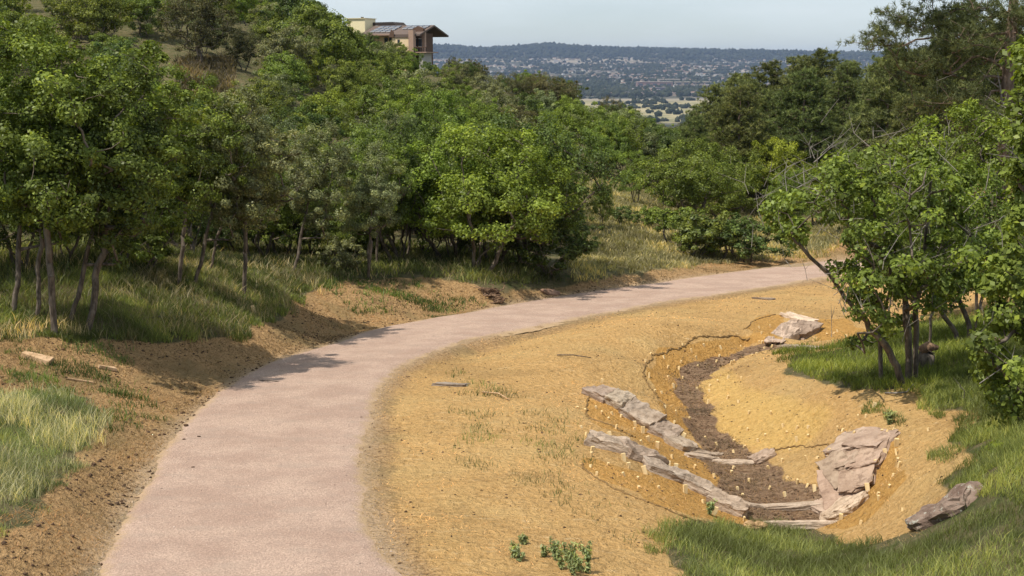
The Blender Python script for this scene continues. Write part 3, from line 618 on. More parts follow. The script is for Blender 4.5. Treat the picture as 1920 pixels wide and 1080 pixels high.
for _ in range(400):                     # oaks at the feet of the pines
    y = r_.uniform(60, 100); px = r_.uniform(1300, 1900); x = (px - 960) / FPX * y
    if cnt < nL + 95 and y < 78 + (px < 1500) * 20:
        z = G(x, y)
        if all((a - x) ** 2 + (b - y) ** 2 > 10 for a, b, s_ in placed) and not bool(inpoly(*[float(v) for v in project(x, y, z)], clear[1])):
            plant('bush', x, y, r_.uniform(2.8, 3.8), 'green', ('low ' if px < 1500 else 'leafy ') + 'green scrub oak at the ' + ('left' if px < 1450 else 'middle' if px < 1650 else 'right') + ' foot of the pine stand', 'scrub oaks at the feet of the pines'); placed.append((x, y, 3)); cnt += 1

ORD = ['highest', 'second-highest', 'third-highest', 'fourth-highest', 'fifth-highest', 'sixth-highest', 'seventh-highest', 'eighth-highest', 'ninth-highest', 'tenth-highest', 'eleventh-highest', 'twelfth-highest']
byl = {}
for o in bpy.data.objects:
    if o.parent is None and o.get('category') == 'tree': byl.setdefault(o['label'], []).append(o)
for lab, os_ in byl.items():
    if 2 <= len(os_) <= 12:
        os_.sort(key=lambda o: float(project(o.location.x, o.location.y, o.location.z + 3)[1]))
        for k, o in enumerate(os_): o['label'] = f'{ORD[k]} {lab}' if len(os_) > 2 else ('upper ' if k == 0 else 'lower ') + lab
# ---------------------------------------------------------------- the big pine at the right edge
def big_pine():
    r = np.random.default_rng(5); Y0 = 54.0; x0 = xy_at(1888, 200, Y0); z0 = G(x0, Y0); m = FPX / Y0
    top = empty('pine_tree', (x0, Y0, z0)); tag(top, 'big ponderosa pine at the upper right, its limbs reaching across the sky', 'tree')
    def loc(px, py): return np.array([(px - 1888) / m * 1.0, 0, slope(py) * Y0 - z0])
    H = loc(0, -330)[2]; stems = [[(0,0,-.4),(.05,0,2),(0,.05,5),(-.05,0,8),(.02,.02,11),(0,0,H)]]
    bo = [(1888,60,1618,82,.0),(1888,20,1640,48,.5),(1888,-10,1700,-30,.9),(1888,110,1700,118,-.6),(1888,150,1690,128,.3),(1888,-60,1650,-40,-.8),(1888,170,1740,190,-1.2),(1888,215,1730,200,.6),(1888,90,1760,70,-1.4),(1888,250,1770,235,-.5),(1888,-100,1680,-90,.2),
          (1888,40,2050,30,0),(1888,120,2040,110,.5),(1888,-30,2080,-40,-.6),(1888,200,2030,190,-.9),(1888,0,1830,-40,1.6),(1888,60,1850,20,-1.8),(1888,140,1840,100,1.8),(1888,-120,1780,-140,1),(1888,-160,1960,-180,-1),(1888,235,1820,215,-1.9),(1888,30,1780,10,-1.2),(1888,75,1745,40,1.1)]
    tips = []; cen = []; dirs = []
    for x_a, y_a, x_b, y_b, dy in bo:
        a = loc(x_a, y_a); b = loc(x_b, y_b); b[1] = dy * 1.6; L_ = np.linalg.norm(b - a); s0 = wob(a, b, 6, .22, r); s0[3][2] -= .15 * 1; stems.append(s0)
        for q in range(int(L_ * 8)):
            t_ = .30 + .70 * r.random() ** .8; p = a + (b - a) * t_ + np.array([r.normal() * .3, r.normal() * .55, r.normal() * .30 + .12])
            tips.append(p)
            if r.random() < .07: continue
            for _ in range(8): cen.append(p + r.normal(size=3) * np.array([.21, .21, .09])); dirs.append(unit(unit(b - a) * .5 + np.array([0, 0, .7]) + r.normal(size=3) * .4))
    for px, py in [(1690,75),(1665,85),(1700,92),(1668,62)]:       # bare hanging twigs
        tips.append(loc(px + r.uniform(-12, 0), py + 8))
    tr = skeleton(stems, np.array(tips), r, tipr=.008, power=.5, minfrac=.15, bend=.15, sides=6, mat=M_PBARK)
    obj('trunk', tr, top); tb = MB(); tb.tube([(0,0,-.4),(.05,0,2),(0,.05,5),(-.05,0,8),(.02,.02,11),(0,0,H)], [.36,.30,.27,.22,.16,.04], 10); tb.build('main_stem', M_PBARK, top, smooth=True)
    V, F, tone = tufts(np.array(cen), np.array(dirs), 13, .25, .014, r)
    c_ = obj('crown', mesh_np('crown', V, F, M_NEEDLE, fattr=tone), top); c_.color = (.115,.138,.062,1)
    pts = [loc(px, py) + np.array([0, -.25, 0]) for px, py in [(1885,215),(1874,190),(1868,160),(1862,135)]]
    db = MB(); db.tube(pts, [.06,.05,.035,.015], 6); db.tube([loc(1868,165) + np.array([0,-.25,0]), loc(1845,150) + np.array([0,-.4,0]), loc(1830,128)], [.035,.025,.01], 5); db.build('dead_limb', M_TWIG, top, smooth=True)
big_pine()

# ---------------------------------------------------------------- near oaks at the right, grown from their outlines in the valley
def outline_tree(name, foot, stems_px, poly, Y0, dy, nclump, rad, per, size, colr, label, bare=.06, tipr=.008, seed=1, holes=(), cat='tree', grey=0):
    r = np.random.default_rng(seed); f = Vector(foot)
    top = empty(name, f); tag(top, label, cat)
    def loc(px, py, yy): return np.array([xy_at(px, py, yy) - f.x, yy - f.y, slope(py) * yy - f.z])
    stems = []
    for st in stems_px:
        pts = [loc(*q[:2], q[2] if len(q) > 2 else f.y) for q in st]; stems.append(pts)
    xs = [p[0] for p in poly]; ys = [p[1] for p in poly]; P = []
    while len(P) < nclump:
        px = r.uniform(min(xs), max(xs)); py = r.uniform(min(ys), max(ys))
        if not bool(inpoly(px, py, poly)) or any(bool(inpoly(px, py, h_)) and r.random() < .8 for h_ in holes): continue
        P.append(loc(px, py, Y0 + r.normal() * dy))
    P = np.array(P); obj('trunk', skeleton(stems, P, r, tipr=tipr, minfrac=.3, bend=.3, sides=6), top)
    leafy = P[r.random(len(P)) > bare]; lm = leaf_mesh('crown', leafy, r.uniform(.6, 1.25, len(leafy)) * rad, per, size, P.mean(0) - np.array([0, 0, .8]), r)
    c_ = obj('crown', lm, top); c_.color = (*CG[colr], 1) if isinstance(colr, str) else (*colr, 1)
    if grey:
        q = P[r.choice(len(P), grey)] + r.normal(size=(grey, 3)) * .35; m_ = MB()
        for p in q:
            e = p + np.array([r.normal() * .35, r.normal() * .3, r.uniform(.2, .6)]); mid_ = (p + e) / 2 + r.normal(size=3) * .07
            m_.tube([p, mid_, e], [.007, .005, .002], 4); m_.tube([mid_, mid_ + np.array([r.normal() * .25, 0, .22])], [.006, .002], 4)
        m_.build('dead_twigs', M_TWIG, top)['kind'] = 'stuff'
    return top
p0 = hit(1697, 722)
outline_tree('oak_tree', p0, [[(1693,722),(1672,670),(1640,622),(1600,575),(1560,520),(1515,475),(1482,440)],[(1703,712,p0.y+.3),(1702,640,p0.y+.3),(1698,560,p0.y+.3),(1680,480,p0.y+.3),(1650,400,p0.y+.3)],[(1716,705,p0.y+.5),(1716,620,p0.y+.6),(1722,540,p0.y+.6),(1735,440,p0.y+.5),(1745,330,p0.y+.4)],[(1652,712,p0.y+.8),(1650,640,p0.y+.8),(1665,560,p0.y+.8),(1665,470,p0.y+.8),(1640,380,p0.y+.8)]],
 [(1560,300),(1640,262),(1700,300),(1790,270),(1840,330),(1830,480),(1780,560),(1745,610),(1670,620),(1615,650),(1585,640),(1600,590),(1585,540),(1560,545),(1545,520),(1580,470),(1565,430),(1545,440),(1500,452),(1455,440),(1432,400),(1445,372),(1490,360),(1520,330)],
 p0.y + .2, .8, 205, .25, 90, .095, 'green', 'near multi-stemmed oak rising from the grass spur right of the channel', bare=.10, seed=3, holes=[[(1545,350),(1600,330),(1620,420),(1570,460)],[(1690,400),(1740,400),(1740,470),(1690,470)]], grey=170)
p1 = hit(1790, 590)
outline_tree('oak_tree', p1, [[(1783,590),(1785,520),(1790,430),(1800,350),(1810,270)],[(1770,588,p1.y+.6),(1760,500,p1.y+.6),(1740,400,p1.y+.6),(1730,320,p1.y+.6)],[(1830,600,p1.y-.6),(1835,500,p1.y-.6),(1860,380,p1.y-.6),(1880,280,p1.y-.6)]],
 [(1660,300),(1700,240),(1760,215),(1830,190),(1900,230),(1960,300),(1950,560),(1880,560),(1800,520),(1760,530),(1700,480),(1650,380)],
 p1.y, 1.1, 230, .36, 105, .105, (.165,.21,.036), 'tall fresh green oak standing behind the near multi-stemmed one', seed=4, grey=60)
p2 = Vector((xy_at(1990, 830, 19.5), 19.5, 0)); p2.z = G(p2.x, p2.y)
outline_tree('oak_tree', p2, [[(1990,860),(1975,700),(1950,560),(1935,400),(1925,250)],[(1998,860,19.2),(1940,760,19),(1900,720,18.8),(1870,690,18.6)],[(2000,850,19.8),(1990,600,19.8),(1960,350,19.8)]],
 [(1885,165),(1925,40),(2060,30),(2080,860),(1960,880),(1885,868),(1842,850),(1872,800),(1838,720),(1828,650),(1850,580),(1830,520),(1870,470),(1905,400),(1890,330),(1908,290),(1920,230)],
 19.2, .7, 360, .25, 100, .10, (.14,.185,.035), 'nearest oak, its dense leaves filling the right edge', seed=6, grey=45, tipr=.007)
# thin stems in front of the bare slope, between the near oaks
for k, (px, py, h, lab) in enumerate([(1665,622,3.4,'thin dark sapling left of the stump'),(1742,655,3.6,'thin sapling rising behind the broken stump'),(1815,640,3.8,'bushy oak between the broken stump and the half-hidden boulder')]):
    p = hit(px, py)
    if p: plant('tall' if k < 2 else 'bush', p.x, p.y, h, 'green', lab, None, wide=.75 if k < 2 else 1.0)

# ---------------------------------------------------------------- house on the hillside
def stucco(name, a):
    g = NT(name); n1 = g.noise(3, 4, .6, vec=g.objc()); return g.bsdf(g.mix(g.ramp(n1, .3, .7), tuple(v * .92 for v in a), a), .9, g.bump(n1, .2, .02), .15)
M_CREAM = stucco('cream_stucco', (.95,.84,.56)); M_PEACH = stucco('peach_stucco', (.90,.70,.46)); M_TIMB = stucco('brown_timber', (.15,.095,.07)); M_POST = stucco('tan_post', (.45,.31,.24)); M_ROOFM = stucco('roof_shingle', (.15,.115,.10)); M_DARKT = stucco('dark_trim', (.06,.05,.045)); M_WHITE = stucco('white_trim', (.7,.7,.68)); M_GREYW = stucco('grey_wall', (.45,.44,.42))
g = NT('window_glass'); M_GLASS = g.bsdf((.05,.06,.07), .08, None, .8)
g = NT('solar_cell'); gn = g.noise(1, 2, .5, vec=g.objc()); M_SOLAR = g.bsdf(g.mix(g.ramp(gn, .4, .6), (.10,.11,.14), (.13,.14,.17)), .22, None, .9)
g = NT('panel_frame'); M_PFR = g.bsdf((.55,.55,.56), .4, None, .5)
def house():
    Y0 = 176.0; m = FPX / Y0; px0, py0 = 760, 125; x0 = xy_at(px0, py0, Y0); z0 = slope(py0) * Y0; a = R(-23)
    top = empty('house', (x0 - 1.6, Y0, z0), a); ca = math.cos(a)
    tag(top, 'tan stucco house with solar panels on its roof, perched on the wooded hillside', 'house')
    X = lambda px: (px - px0) / m / ca                    # along the front; foreshortened by the turn
    Zp = lambda py: (py0 - py) / m
    b = MB(); b.box(X(716), X(790), .6, 5.5, -4, Zp(67)); b.build('wall', M_PEACH, top)
    b = MB(); b.box(X(764), X(795), -.8, .5, -4, Zp(71)); b.build('bay_wall', M_PEACH, top)
    b = MB(); b.box(X(657), X(692), 2.0, 5.0, -3, Zp(36)); tw = b.build('tower', M_CREAM, top)
    b = MB(); b.box(X(655.5), X(693.5), 1.85, 5.15, Zp(36), Zp(35)); b.build('tower_cap', M_CREAM, top)
    b = MB(); b.box(X(677), X(680), 3, 3.4, Zp(35), Zp(32.5)); b.build('vent_pipe', M_DARKT, top)
    b = MB(); b.poly_prism([(X(692), Zp(48)), (X(738), Zp(48.5)), (X(731), Zp(42)), (X(692), Zp(42.5))], 4.2, 7.5); b.build('upper_roof', M_DARKT, top)
    # main roof: ridge along x, front slope falling to the camera
    def roofpt(px, t_): return (X(px), 3.6 - 4.4 * t_, Zp(49) - t_ * (Zp(49) - Zp(67)))
    e = .22
    q = [roofpt(700, 0), roofpt(816, 0), roofpt(816, 1), roofpt(700, 1)]; b = MB(); b.hexa([(x, y, z - e) for x, y, z in q], q)
    rf = b.build('roof', M_ROOFM, top)
    q = [(X(700), 3.6, Zp(49) - .003), (X(816), 3.6, Zp(49) - .003), (X(816), 8.0, Zp(67)), (X(700), 8.0, Zp(67))]; b = MB(); b.hexa([(x, y, z - e) for x, y, z in q], q); b.build('rear_roof', M_ROOFM, top)
    q = [(X(762), -.9, Zp(70)), (X(798), -.9, Zp(70)), (X(800), 1.4, Zp(60.5)), (X(760), 1.4, Zp(60.5))]; b = MB(); b.hexa([(x, y, z - .18) for x, y, z in q], q); b.build('bay_roof', M_ROOFM, top)
    b = MB(); b.box(X(716), X(762), -.95, -.82, Zp(68.5), Zp(66.4)); b.build('fascia', M_POST, top)
    b = MB(); b.poly_prism([(X(758), Zp(72)), (X(768), Zp(72)), (X(768), Zp(62)), (X(763), Zp(58))], -1.0, -.9); b.build('gable_board', M_TIMB, top)
    pan = MB(); pan.box(0, .62, 0, .02, 0, .03)
    for (pa, pb, t0, t1, nc, nr) in [(716, 758, .10, .80, 4, 3), (768, 812, .08, .50, 4, 2)]:
        for i in range(nc):
            for j in range(nr):
                xa = pa + (pb - pa) * i / nc + .9 - j * 1.2; xb = pa + (pb - pa) * (i + 1) / nc - .9 - j * 1.2; ta = t0 + (t1 - t0) * j / nr + .018; tb_ = t0 + (t1 - t0) * (j + 1) / nr - .035
                q = [roofpt(xa, ta), roofpt(xb, ta), roofpt(xb, tb_), roofpt(xa, tb_)]; b = MB()
                b.hexa([(x, y - .02, z + .05) for x, y, z in q], [(x, y - .05, z + .12) for x, y, z in q]); so = b.build('solar_panel', M_SOLAR, top)
                b = MB(); d0 = (roofpt(xa, tb_), roofpt(xb, tb_)); (xA, yA, zA), (xB, yB, zB) = d0; b.box(xA, xB, yA - .13, yA - .06, zA + .05, zA + .15); b.build('frame', M_PFR, so)
    for px, w_, y_ in ((802, .36, -.9), (811, .22, 1.2), (797, .14, .4)):
        b = MB(); b.box(X(px) - w_, X(px) + w_, y_ - w_, y_ + w_, -4, Zp(60 if px != 797 else 70)); b.build('post', M_POST, top)
    b = MB(); b.poly_prism([(X(795), Zp(62)), (X(814), Zp(62)), (X(814), Zp(56)), (X(804), Zp(52)), (X(795), Zp(56))], .5, 1.0); b.build('gable_wall', M_TIMB, top)
    for pa, pb in ((795.5, 800), (804.5, 809)):
        b = MB(); b.box(X(pa), X(pb), .62, .9, Zp(88), Zp(75)); wn = b.build('window', M_GLASS, top)
        b = MB(); b.box(X(pa) - .04, X(pb) + .04, .55, .615, Zp(89), Zp(88.1)); b.box(X(pa) - .04, X(pb) + .04, .55, .615, Zp(74.9), Zp(74)); b.build('frame', M_WHITE, wn)
    b = MB(); b.box(X(790.2), X(804), 1.0, 5.0, Zp(125), Zp(64)); b.build('porch_wall', M_TIMB, top)
    b = MB(); b.box(X(796), X(829), -1.0, 2.6, Zp(100), Zp(98.4)); b.build('deck', M_POST, top)
    for k in range(7):
        b = MB(); xx = X(797 + k * 5.2); b.box(xx - .04, xx + .04, -1.0, -.92, Zp(98.4), Zp(90.6)); b.build('baluster', M_DARKT, top)
    b = MB(); b.box(X(796), X(829), -1.02, -.90, Zp(90.6), Zp(89.4)); b.build('handrail', M_TIMB, top)
    b = MB(); b.box(X(813), X(820), -.6, 2.0, -4, Zp(100)); b.build('deck_pier', M_GREYW, top)
    for pa, pb, pt, pb2 in ((740, 746, 72, 82), (749, 753, 72, 90), (774, 778, 76, 84)):
        b = MB(); yy = .5 if pa < 760 else -.85; b.box(X(pa), X(pb), yy - .02, yy + .12, Zp(pb2), Zp(pt)); b.build('window', M_GLASS, top)
house()
def top_house():
    Y0 = 168.; m = FPX / Y0; px0, py0 = 492, 22; x0 = xy_at(px0, py0, Y0); top = empty('house', (x0, Y0, slope(py0) * Y0), R(-20)); tag(top, 'grey house glimpsed through the trees at the very top of the slope', 'house')
    b = MB(); b.box(-3.0, 2.6, 0, 6, -4, 1.6); b.build('wall', M_GREYW, top)
    b = MB(); b.hexa([(-3.6,-.6,1.55),(3.2,-.6,1.55),(3.2,3,3.2),(-3.6,3,3.2)], [(-3.6,-.6,1.75),(3.2,-.6,1.75),(3.2,3,3.4),(-3.6,3,3.4)]); b.hexa([(-3.6,3,3.2),(3.2,3,3.2),(3.2,6.6,1.55),(-3.6,6.6,1.55)], [(-3.6,3,3.4),(3.2,3,3.4),(3.2,6.6,1.75),(-3.6,6.6,1.75)]); b.build('roof', M_ROOFM, top)
    b = MB(); b.box(1.6, 1.9, -.3, -.05, -3, 1.5); b.build('post', M_WHITE, top)
    for xx in (-2.3, -.6): b = MB(); b.box(xx, xx + .9, -.06, .05, -.4, .9); b.build('window', M_GLASS, top)
top_house()

# ---------------------------------------------------------------- rocks
g = NT('sandstone'); n1 = g.noise(2.2, 5, .65, vec=g.objc()); n2 = g.noise(5, 5, .7, vec=g.scaled(g.objc(), (.7, 1, 4))); n3 = g.noise(30, 3, .7, vec=g.objc()); oi = g.n('ShaderNodeObjectInfo')
c = g.mix(g.ramp(n1, .35, .65), (.33,.265,.21), (.46,.385,.315)); c = g.mix(g.ramp(n2, .50, .62, 0, .75), c, (.23,.18,.14)); c = g.mix(g.ramp(n2, .64, .78), c, (.55,.48,.39)); c = g.mix(g.ramp(n3, .6, .75, 0, .5), c, (.20,.16,.13)); c = g.mix(1.0, c, oi.outputs['Color'], 'MULTIPLY')
M_ROCK = g.bsdf(c, .9, g.bump(g.math('ADD', g.math('MULTIPLY', n2, 1.0), g.math('MULTIPLY', n3, .4)), .9, .05), .15)
g = NT('lichened_rock'); n1 = g.noise(4, 5, .7, vec=g.objc()); n2 = g.noise(11, 5, .7, vec=g.objc()); c = g.mix(g.ramp(n1, .35, .65), (.14,.095,.075), (.27,.20,.16)); c = g.mix(g.ramp(n2, .56, .66), c, (.42,.42,.36)); M_LICH = g.bsdf(c, .95, g.bump(n2, .8, .05), .1)
def rock_mesh(L, W, H, seed, n=10, box=.45, rough=.16, mat=M_ROCK):
    V = []; F = []; id_ = {}
    def vid(p):
        k = tuple(round(v * n) for v in p)
        if k not in id_: id_[k] = len(V); V.append(p)
        return id_[k]
    for ax in range(3):
        for sgn in (-1, 1):
            for i in range(n):
                for j in range(n):
                    q = []
                    for a, b in ((i,j),(i+1,j),(i+1,j+1),(i,j+1)):
                        p = [0,0,0]; p[ax] = sgn; p[(ax+1)%3] = -1 + 2*a/n; p[(ax+2)%3] = -1 + 2*b/n; q.append(vid(tuple(p)))
                    F.append(q if sgn > 0 else q[::-1])
    out = []; so = Vector((seed * 3.7, seed * 1.3, seed * 9.1))
    for p in V:
        v = Vector(p); s = v.normalized(); v = s * (1 - box) * 1.15 + v * box
        f = mnoise.fractal(v * 1.1 + so, 1.0, 2.0, 3); f2 = mnoise.fractal(v * 3.2 + so, .8, 2.1, 4)
        v = v * (1 + rough * 1.3 * f + rough * .45 * f2)
        z = min(v.z, .78 + .10 * f2 + .18 * round(f * 2.5)); w_ = Vector((v.x * L / 2, v.y * W / 2, z * H / 2)); out.append(w_)
    me = mesh_np('rock', [tuple(v) for v in out], F, mat, smooth=False)
    return me
def rock(px0, py0, px1, py1, W, H, label, name='stone_slab', tint=(1,1,1), sink=.45, group=None, seed=None, mat=M_ROCK, box=.72, rough=.14, cat='rock', over=1.1):
    a, b = hit(px0, py0), hit(px1, py1); c_ = (a + b) / 2; d = b - a; L = math.hypot(d.x, d.y) * over
    gz = (a.z + b.z + G(c_.x, c_.y)) / 3
    me = rock_mesh(math.hypot(L, d.z), W, H, seed if seed is not None else int(px0 * 7 + py0) % 997, mat=mat, box=box, rough=rough)
    o = obj(name, me, None, (c_.x, c_.y, gz + H * (.5 - sink))); e = .3; nrm = Vector((G(c_.x - e, c_.y) - G(c_.x + e, c_.y), G(c_.x, c_.y - e) - G(c_.x, c_.y + e), 2 * e)).normalized()
    nrm = (nrm + Vector((0, 0, .35))).normalized(); ax = d.normalized(); ay = nrm.cross(ax).normalized(); az = ax.cross(ay)
    from mathutils import Matrix
    o.rotation_euler = Matrix((ax, ay, az)).transposed().to_euler(); o.color = (*tint, 1)
    tag(o, label, cat, group); return o
ga = 'slabs of the upper stone row'; gb = 'slabs of the lower stone row'; gc = 'rocks of the right-hand chute'; gd = 'stones of the upstream drop'; ge = 'edging stones across the channel bed'
for a in [
 (1108,735,1150,750,.50,.26,'reddish slab at the top end of the upper stone row',ga,(.95,.88,.86)), (1145,748,1180,764,.42,.30,'pale-capped slab, second down the upper stone row',ga,(1.1,1.1,1.05)),
 (1170,762,1206,780,.45,.24,'flat grey slab, third down the upper stone row',ga,(.95,.93,.92)), (1193,778,1236,802,.45,.26,'layered slab in the middle of the upper stone row',ga,(1,.96,.92)),
 (1222,800,1272,826,.50,.24,'long brown slab, second from the bottom of the upper stone row',ga,(.95,.9,.88)), (1258,825,1300,850,.48,.22,'lowest slab of the upper stone row, meeting the channel bed',ga,(1.0,.97,.92)),
 (1288,855,1345,862,.16,.12,'thin pale sill across the channel, left half of the upper weir',ge,(1.3,1.25,1.2)), (1340,866,1408,869,.16,.12,'thin pale sill across the channel, right half of the upper weir',ge,(1.3,1.25,1.2)), (1296,849,1350,853,.16,.10,'second narrow sill just behind the upper weir',ge,(1.1,1.05,1)),
 (1412,868,1445,852,.30,.22,'small rounded stone at the right end of the upper weir',ge,(1.1,1,.95)),
 (1096,828,1180,850,.55,.30,'big smooth slab with pale rounded nose, top of the lower stone row',gb,(1.15,1.1,1.05)), (1165,848,1242,872,.52,.30,'heavy brown slab with broken end in the lower stone row',gb,(.95,.88,.84)),
 (1205,874,1290,902,.50,.22,'long flat slab, third down the lower stone row',gb,(1.05,1.02,1)), (1280,902,1352,936,.48,.22,'sloping flat slab, fourth down the lower stone row',gb,(1.1,1.05,1)), (1325,938,1402,968,.55,.26,'wide block at the foot of the lower stone row',gb,(1.1,1.02,.95)),
 (1350,936,1432,952,.15,.10,'slim pale edging at the left of the lower weir',ge,(1.2,1.15,1.1)), (1425,950,1545,943,.16,.10,'slim pale edging behind the dark lower pool',ge,(1.2,1.15,1.1)), (1428,979,1570,977,.13,.13,'straight pale sill in front of the dark lower pool',ge,(1.35,1.3,1.25)), (1525,945,1568,964,.24,.12,'slim stone joining the lower weir to the chute',ge,(1.1,1.0,.95)),
 (1566,836,1618,826,.55,.16,'small pale-edged rock at the upper left of the chute',gc,(1.1,1.0,.95)), (1605,826,1666,828,.5,.16,'flat pinkish slab capping the chute',gc,(1.02,.90,.86)),
 (1572,862,1615,848,.75,.16,'brown slab below the capping slab, left side of the chute',gc,(.95,.85,.78)), (1602,858,1660,846,.75,.17,'reddish slab below the capping slab, right side of the chute',gc,(1.02,.88,.82)),
 (1552,898,1596,874,.80,.16,'dull slab on the left edge of the chute, mid height',gc,(.95,.86,.78)), (1580,892,1640,872,.85,.18,'broad brown slab across the middle of the chute',gc,(1.0,.87,.80)),
 (1544,926,1612,902,.85,.17,'widest reddish slab low in the chute',gc,(1.03,.88,.82)), (1540,950,1606,928,.75,.16,'lower brown slab leading to the pale end rock',gc,(1.03,.9,.84)), (1556,970,1618,944,.50,.32,'whitish tilted rock at the foot of the chute',gc,(1.4,1.3,1.18)),
 (1476,592,1522,606,.45,.20,'pale pointed slab at the top of the upstream drop',gd,(1.5,1.4,1.3)), (1452,642,1500,606,.55,.34,'long pale ramp-like slab of the upstream drop',gd,(1.3,1.18,1.12)), (1488,634,1522,616,.65,.36,'dark shaded block at the right of the upstream drop',gd,(.85,.76,.72)), (1466,648,1545,652,.22,.12,'low grey stone lip below the upstream drop',gd,(.9,.85,.82)),
]:
    rw = a[7] in (ga, gb); rock(*a[:4], a[4] * (1.3 if a[0] > 1500 and a[4] > .3 else 1.05 if a[4] > .3 else 1), a[5] * (1.15 if rw else 1), a[6], group=a[7], tint=a[8], over=.93 if rw else 1.1, box=.86 if rw else .72, rough=.10 if rw else .14)
rock(1728,985,1826,935,.62,.40,'lichen-spotted boulder half buried between the mulch and the grass','boulder',sink=.50,mat=M_LICH,box=.35,rough=.22)
rock(1846,672,1876,670,.50,.55,'round tan boulder half hidden under the right-edge oak','boulder',sink=.2,box=.2,tint=(.9,.75,.55),cat='rock',over=1.0)
rock(1403,992,1432,990,.20,.16,'small ochre stone in the grass below the lower weir','stone',sink=.3,box=.2,tint=(1.3,1.05,.7))
rock(815,722,872,724,.22,.07,'flat grey stone lying on the mulch right of the path','stone',sink=.2,tint=(.75,.75,.75))
rock(1414,560,1450,562,.18,.08,'grey flat stone on the mulch near the far bend','stone',sink=.2,tint=(.8,.78,.75))

# ---------------------------------------------------------------- stakes
g = NT('pine_wood'); n1 = g.noise(14, 4, .6, vec=g.scaled(g.objc(), (1, 1, .15))); M_WOOD = g.bsdf(g.mix(g.ramp(n1, .35, .65), (.72,.52,.25), (.86,.70,.42)), .8, None, .2)
def peg_mesh(wx, wy, h, tip=.8):
    b = MB(); z = [-.08, h * .55, h * .93, h]; s = [.8, 1, 1, tip]
    for k in range(4): b.v += [(-wx*s[k], -wy*s[k], z[k]), (wx*s[k], -wy*s[k], z[k]), (wx*s[k], wy*s[k], z[k]), (-wx*s[k], wy*s[k], z[k])]
    for k in range(3):
        for j in range(4): b.f.append([k*4+j, k*4+(j+1)%4, k*4+4+(j+1)%4, k*4+4+j])
    b.f += [[3,2,1,0],[12,13,14,15]]; return mesh_np('stake', b.v, b.f, M_WOOD)
PEG = [peg_mesh(.020, .016, .060), peg_mesh(.022, .015, .085), peg_mesh(.019, .019, .05)]; WED = [peg_mesh(.036, .018, .135, .95), peg_mesh(.031, .016, .105, .9)]
c7 = [(1120,155),(1183,150),(1133,185),(810,255),(905,270),(1018,257),(585,322),(766,325),(895,312),(678,348),(605,380),(778,370),(878,345),(668,385),(608,430),(690,437),(640,490),(570,520),(770,497),(533,515),(840,510),(886,455),(945,438),(843,480),(1018,437),(942,550),(1005,573),(1063,635),(833,577),(232,460),(160,497),(140,625),(97,605),(203,605),(235,637),(293,640),(272,665),(315,720),(343,655),(418,725),(147,757),(120,715),(458,800),(690,775),(730,665),(820,775),(882,812),(977,790),(1035,828),(1115,795),(977,855),(630,885),(757,943),(975,945),(763,1003),(867,997),(800,1048),(1000,1065),(178,875),(172,935),(268,925),(383,943),(205,980),(437,1003),(360,985),(443,1055),(555,1055),(1175,945),(1278,997),(1250,905),(1390,895),(1447,885),(1520,870),(1335,1030),(1390,1045),(1475,965),(1187,640),(1155,760),(1255,710),(1330,720),(1395,715),(1275,745),(1333,790),(1400,765),(1055,730),(1560,730),(1590,730),(1720,655),(1683,670),(1843,745),(1875,735),(1905,935),(1875,985),(1853,1050),(1135,240),(1120,235),(1163,240),(1190,262),(1150,270),(1080,310),(1070,305),(1105,300),(980,345),(960,360),(1540,185),(1560,175),(1608,205),(1500,190),(480,345),(500,430),(510,300),(690,250),(740,290),(590,600),(640,690),(655,640)]
c8 = [(250,70),(313,95),(142,95),(372,150),(463,280),(500,170),(580,265),(603,365),(715,285),(756,408),(700,420),(556,422),(482,467),(587,515),(648,550),(700,565),(770,490),(130,295),(193,340),(287,312),(345,350),(283,375),(65,462),(73,525),(177,515),(110,568),(300,583),(275,490),(375,540),(577,620),(335,615),(487,578),(1203,385),(1210,415),(1215,460),(1180,500),(1163,565),(1100,610),(1103,640),(867,245),(890,250),(840,345),(990,190),(1027,180),(1120,260),(1155,260),(1383,250),(345,760),(575,775),(115,658),(963,280),(1240,700),(1000,775)]
w8 = [(825,395),(742,592),(1202,340),(1140,390),(1100,458),(1065,533),(1043,595),(1020,645),(175,728),(890,755),(15,605),(1075,125)]
w4 = [(390,350),(503,400),(575,485),(645,570),(713,635),(765,710),(848,775),(330,175),(413,690),(247,810),(540,895),(583,960),(738,1010),(948,945),(1015,985),(1000,635),(1080,690)]
pegs = [(x / 3 + 1050, y / 3 + 560) for x, y in c7] + [(x / 3 + 1280, y / 3 + 720) for x, y in c8]
weds = [(x / 3 + 1280, y / 3 + 720) for x, y in w8] + [(x / 4.91 + 1060, y / 4.91 + 680) for x, y in w4]
seen = []
for k, (px, py) in enumerate(pegs):
    if any(abs(px - a) < 5 and abs(py - b) < 4 for a, b in seen): continue
    seen.append((px, py)); p = hit(px, py + 4)
    if p is None: continue
    o = obj('stake', PEG[k % 3], None, (p.x, p.y, p.z), (random.uniform(-.35, .35), random.uniform(-.35, .35), random.random() * 3))
    s = 1.0 + .012 * (p.y - 20); o.scale = (s, s, s * random.uniform(.7, 1.2))
    zn_ = 'on the yellow slope of the channel' if bool(inpoly(px, py, P_SUNLIT)) else 'in the brown channel bed' if bool(inpoly(px, py, P_BRN)) else 'round the upstream drop stones' if py < 660 and px > 1390 else 'below the left rim of the upper channel' if py < 720 and px < 1420 else 'right of the rock chute' if px > 1640 else 'between the yellow slope and the rock chute' if px > 1440 else 'outside the lower stone row' if bool(inpoly(px, py, [(1060,845),(1220,890),(1400,985),(1200,1000),(1060,900)])) else 'round the upper and lower stone rows'
    tag(o, 'short pale wooden peg ' + zn_, 'stake', 'pegs ' + zn_)
wobs = []
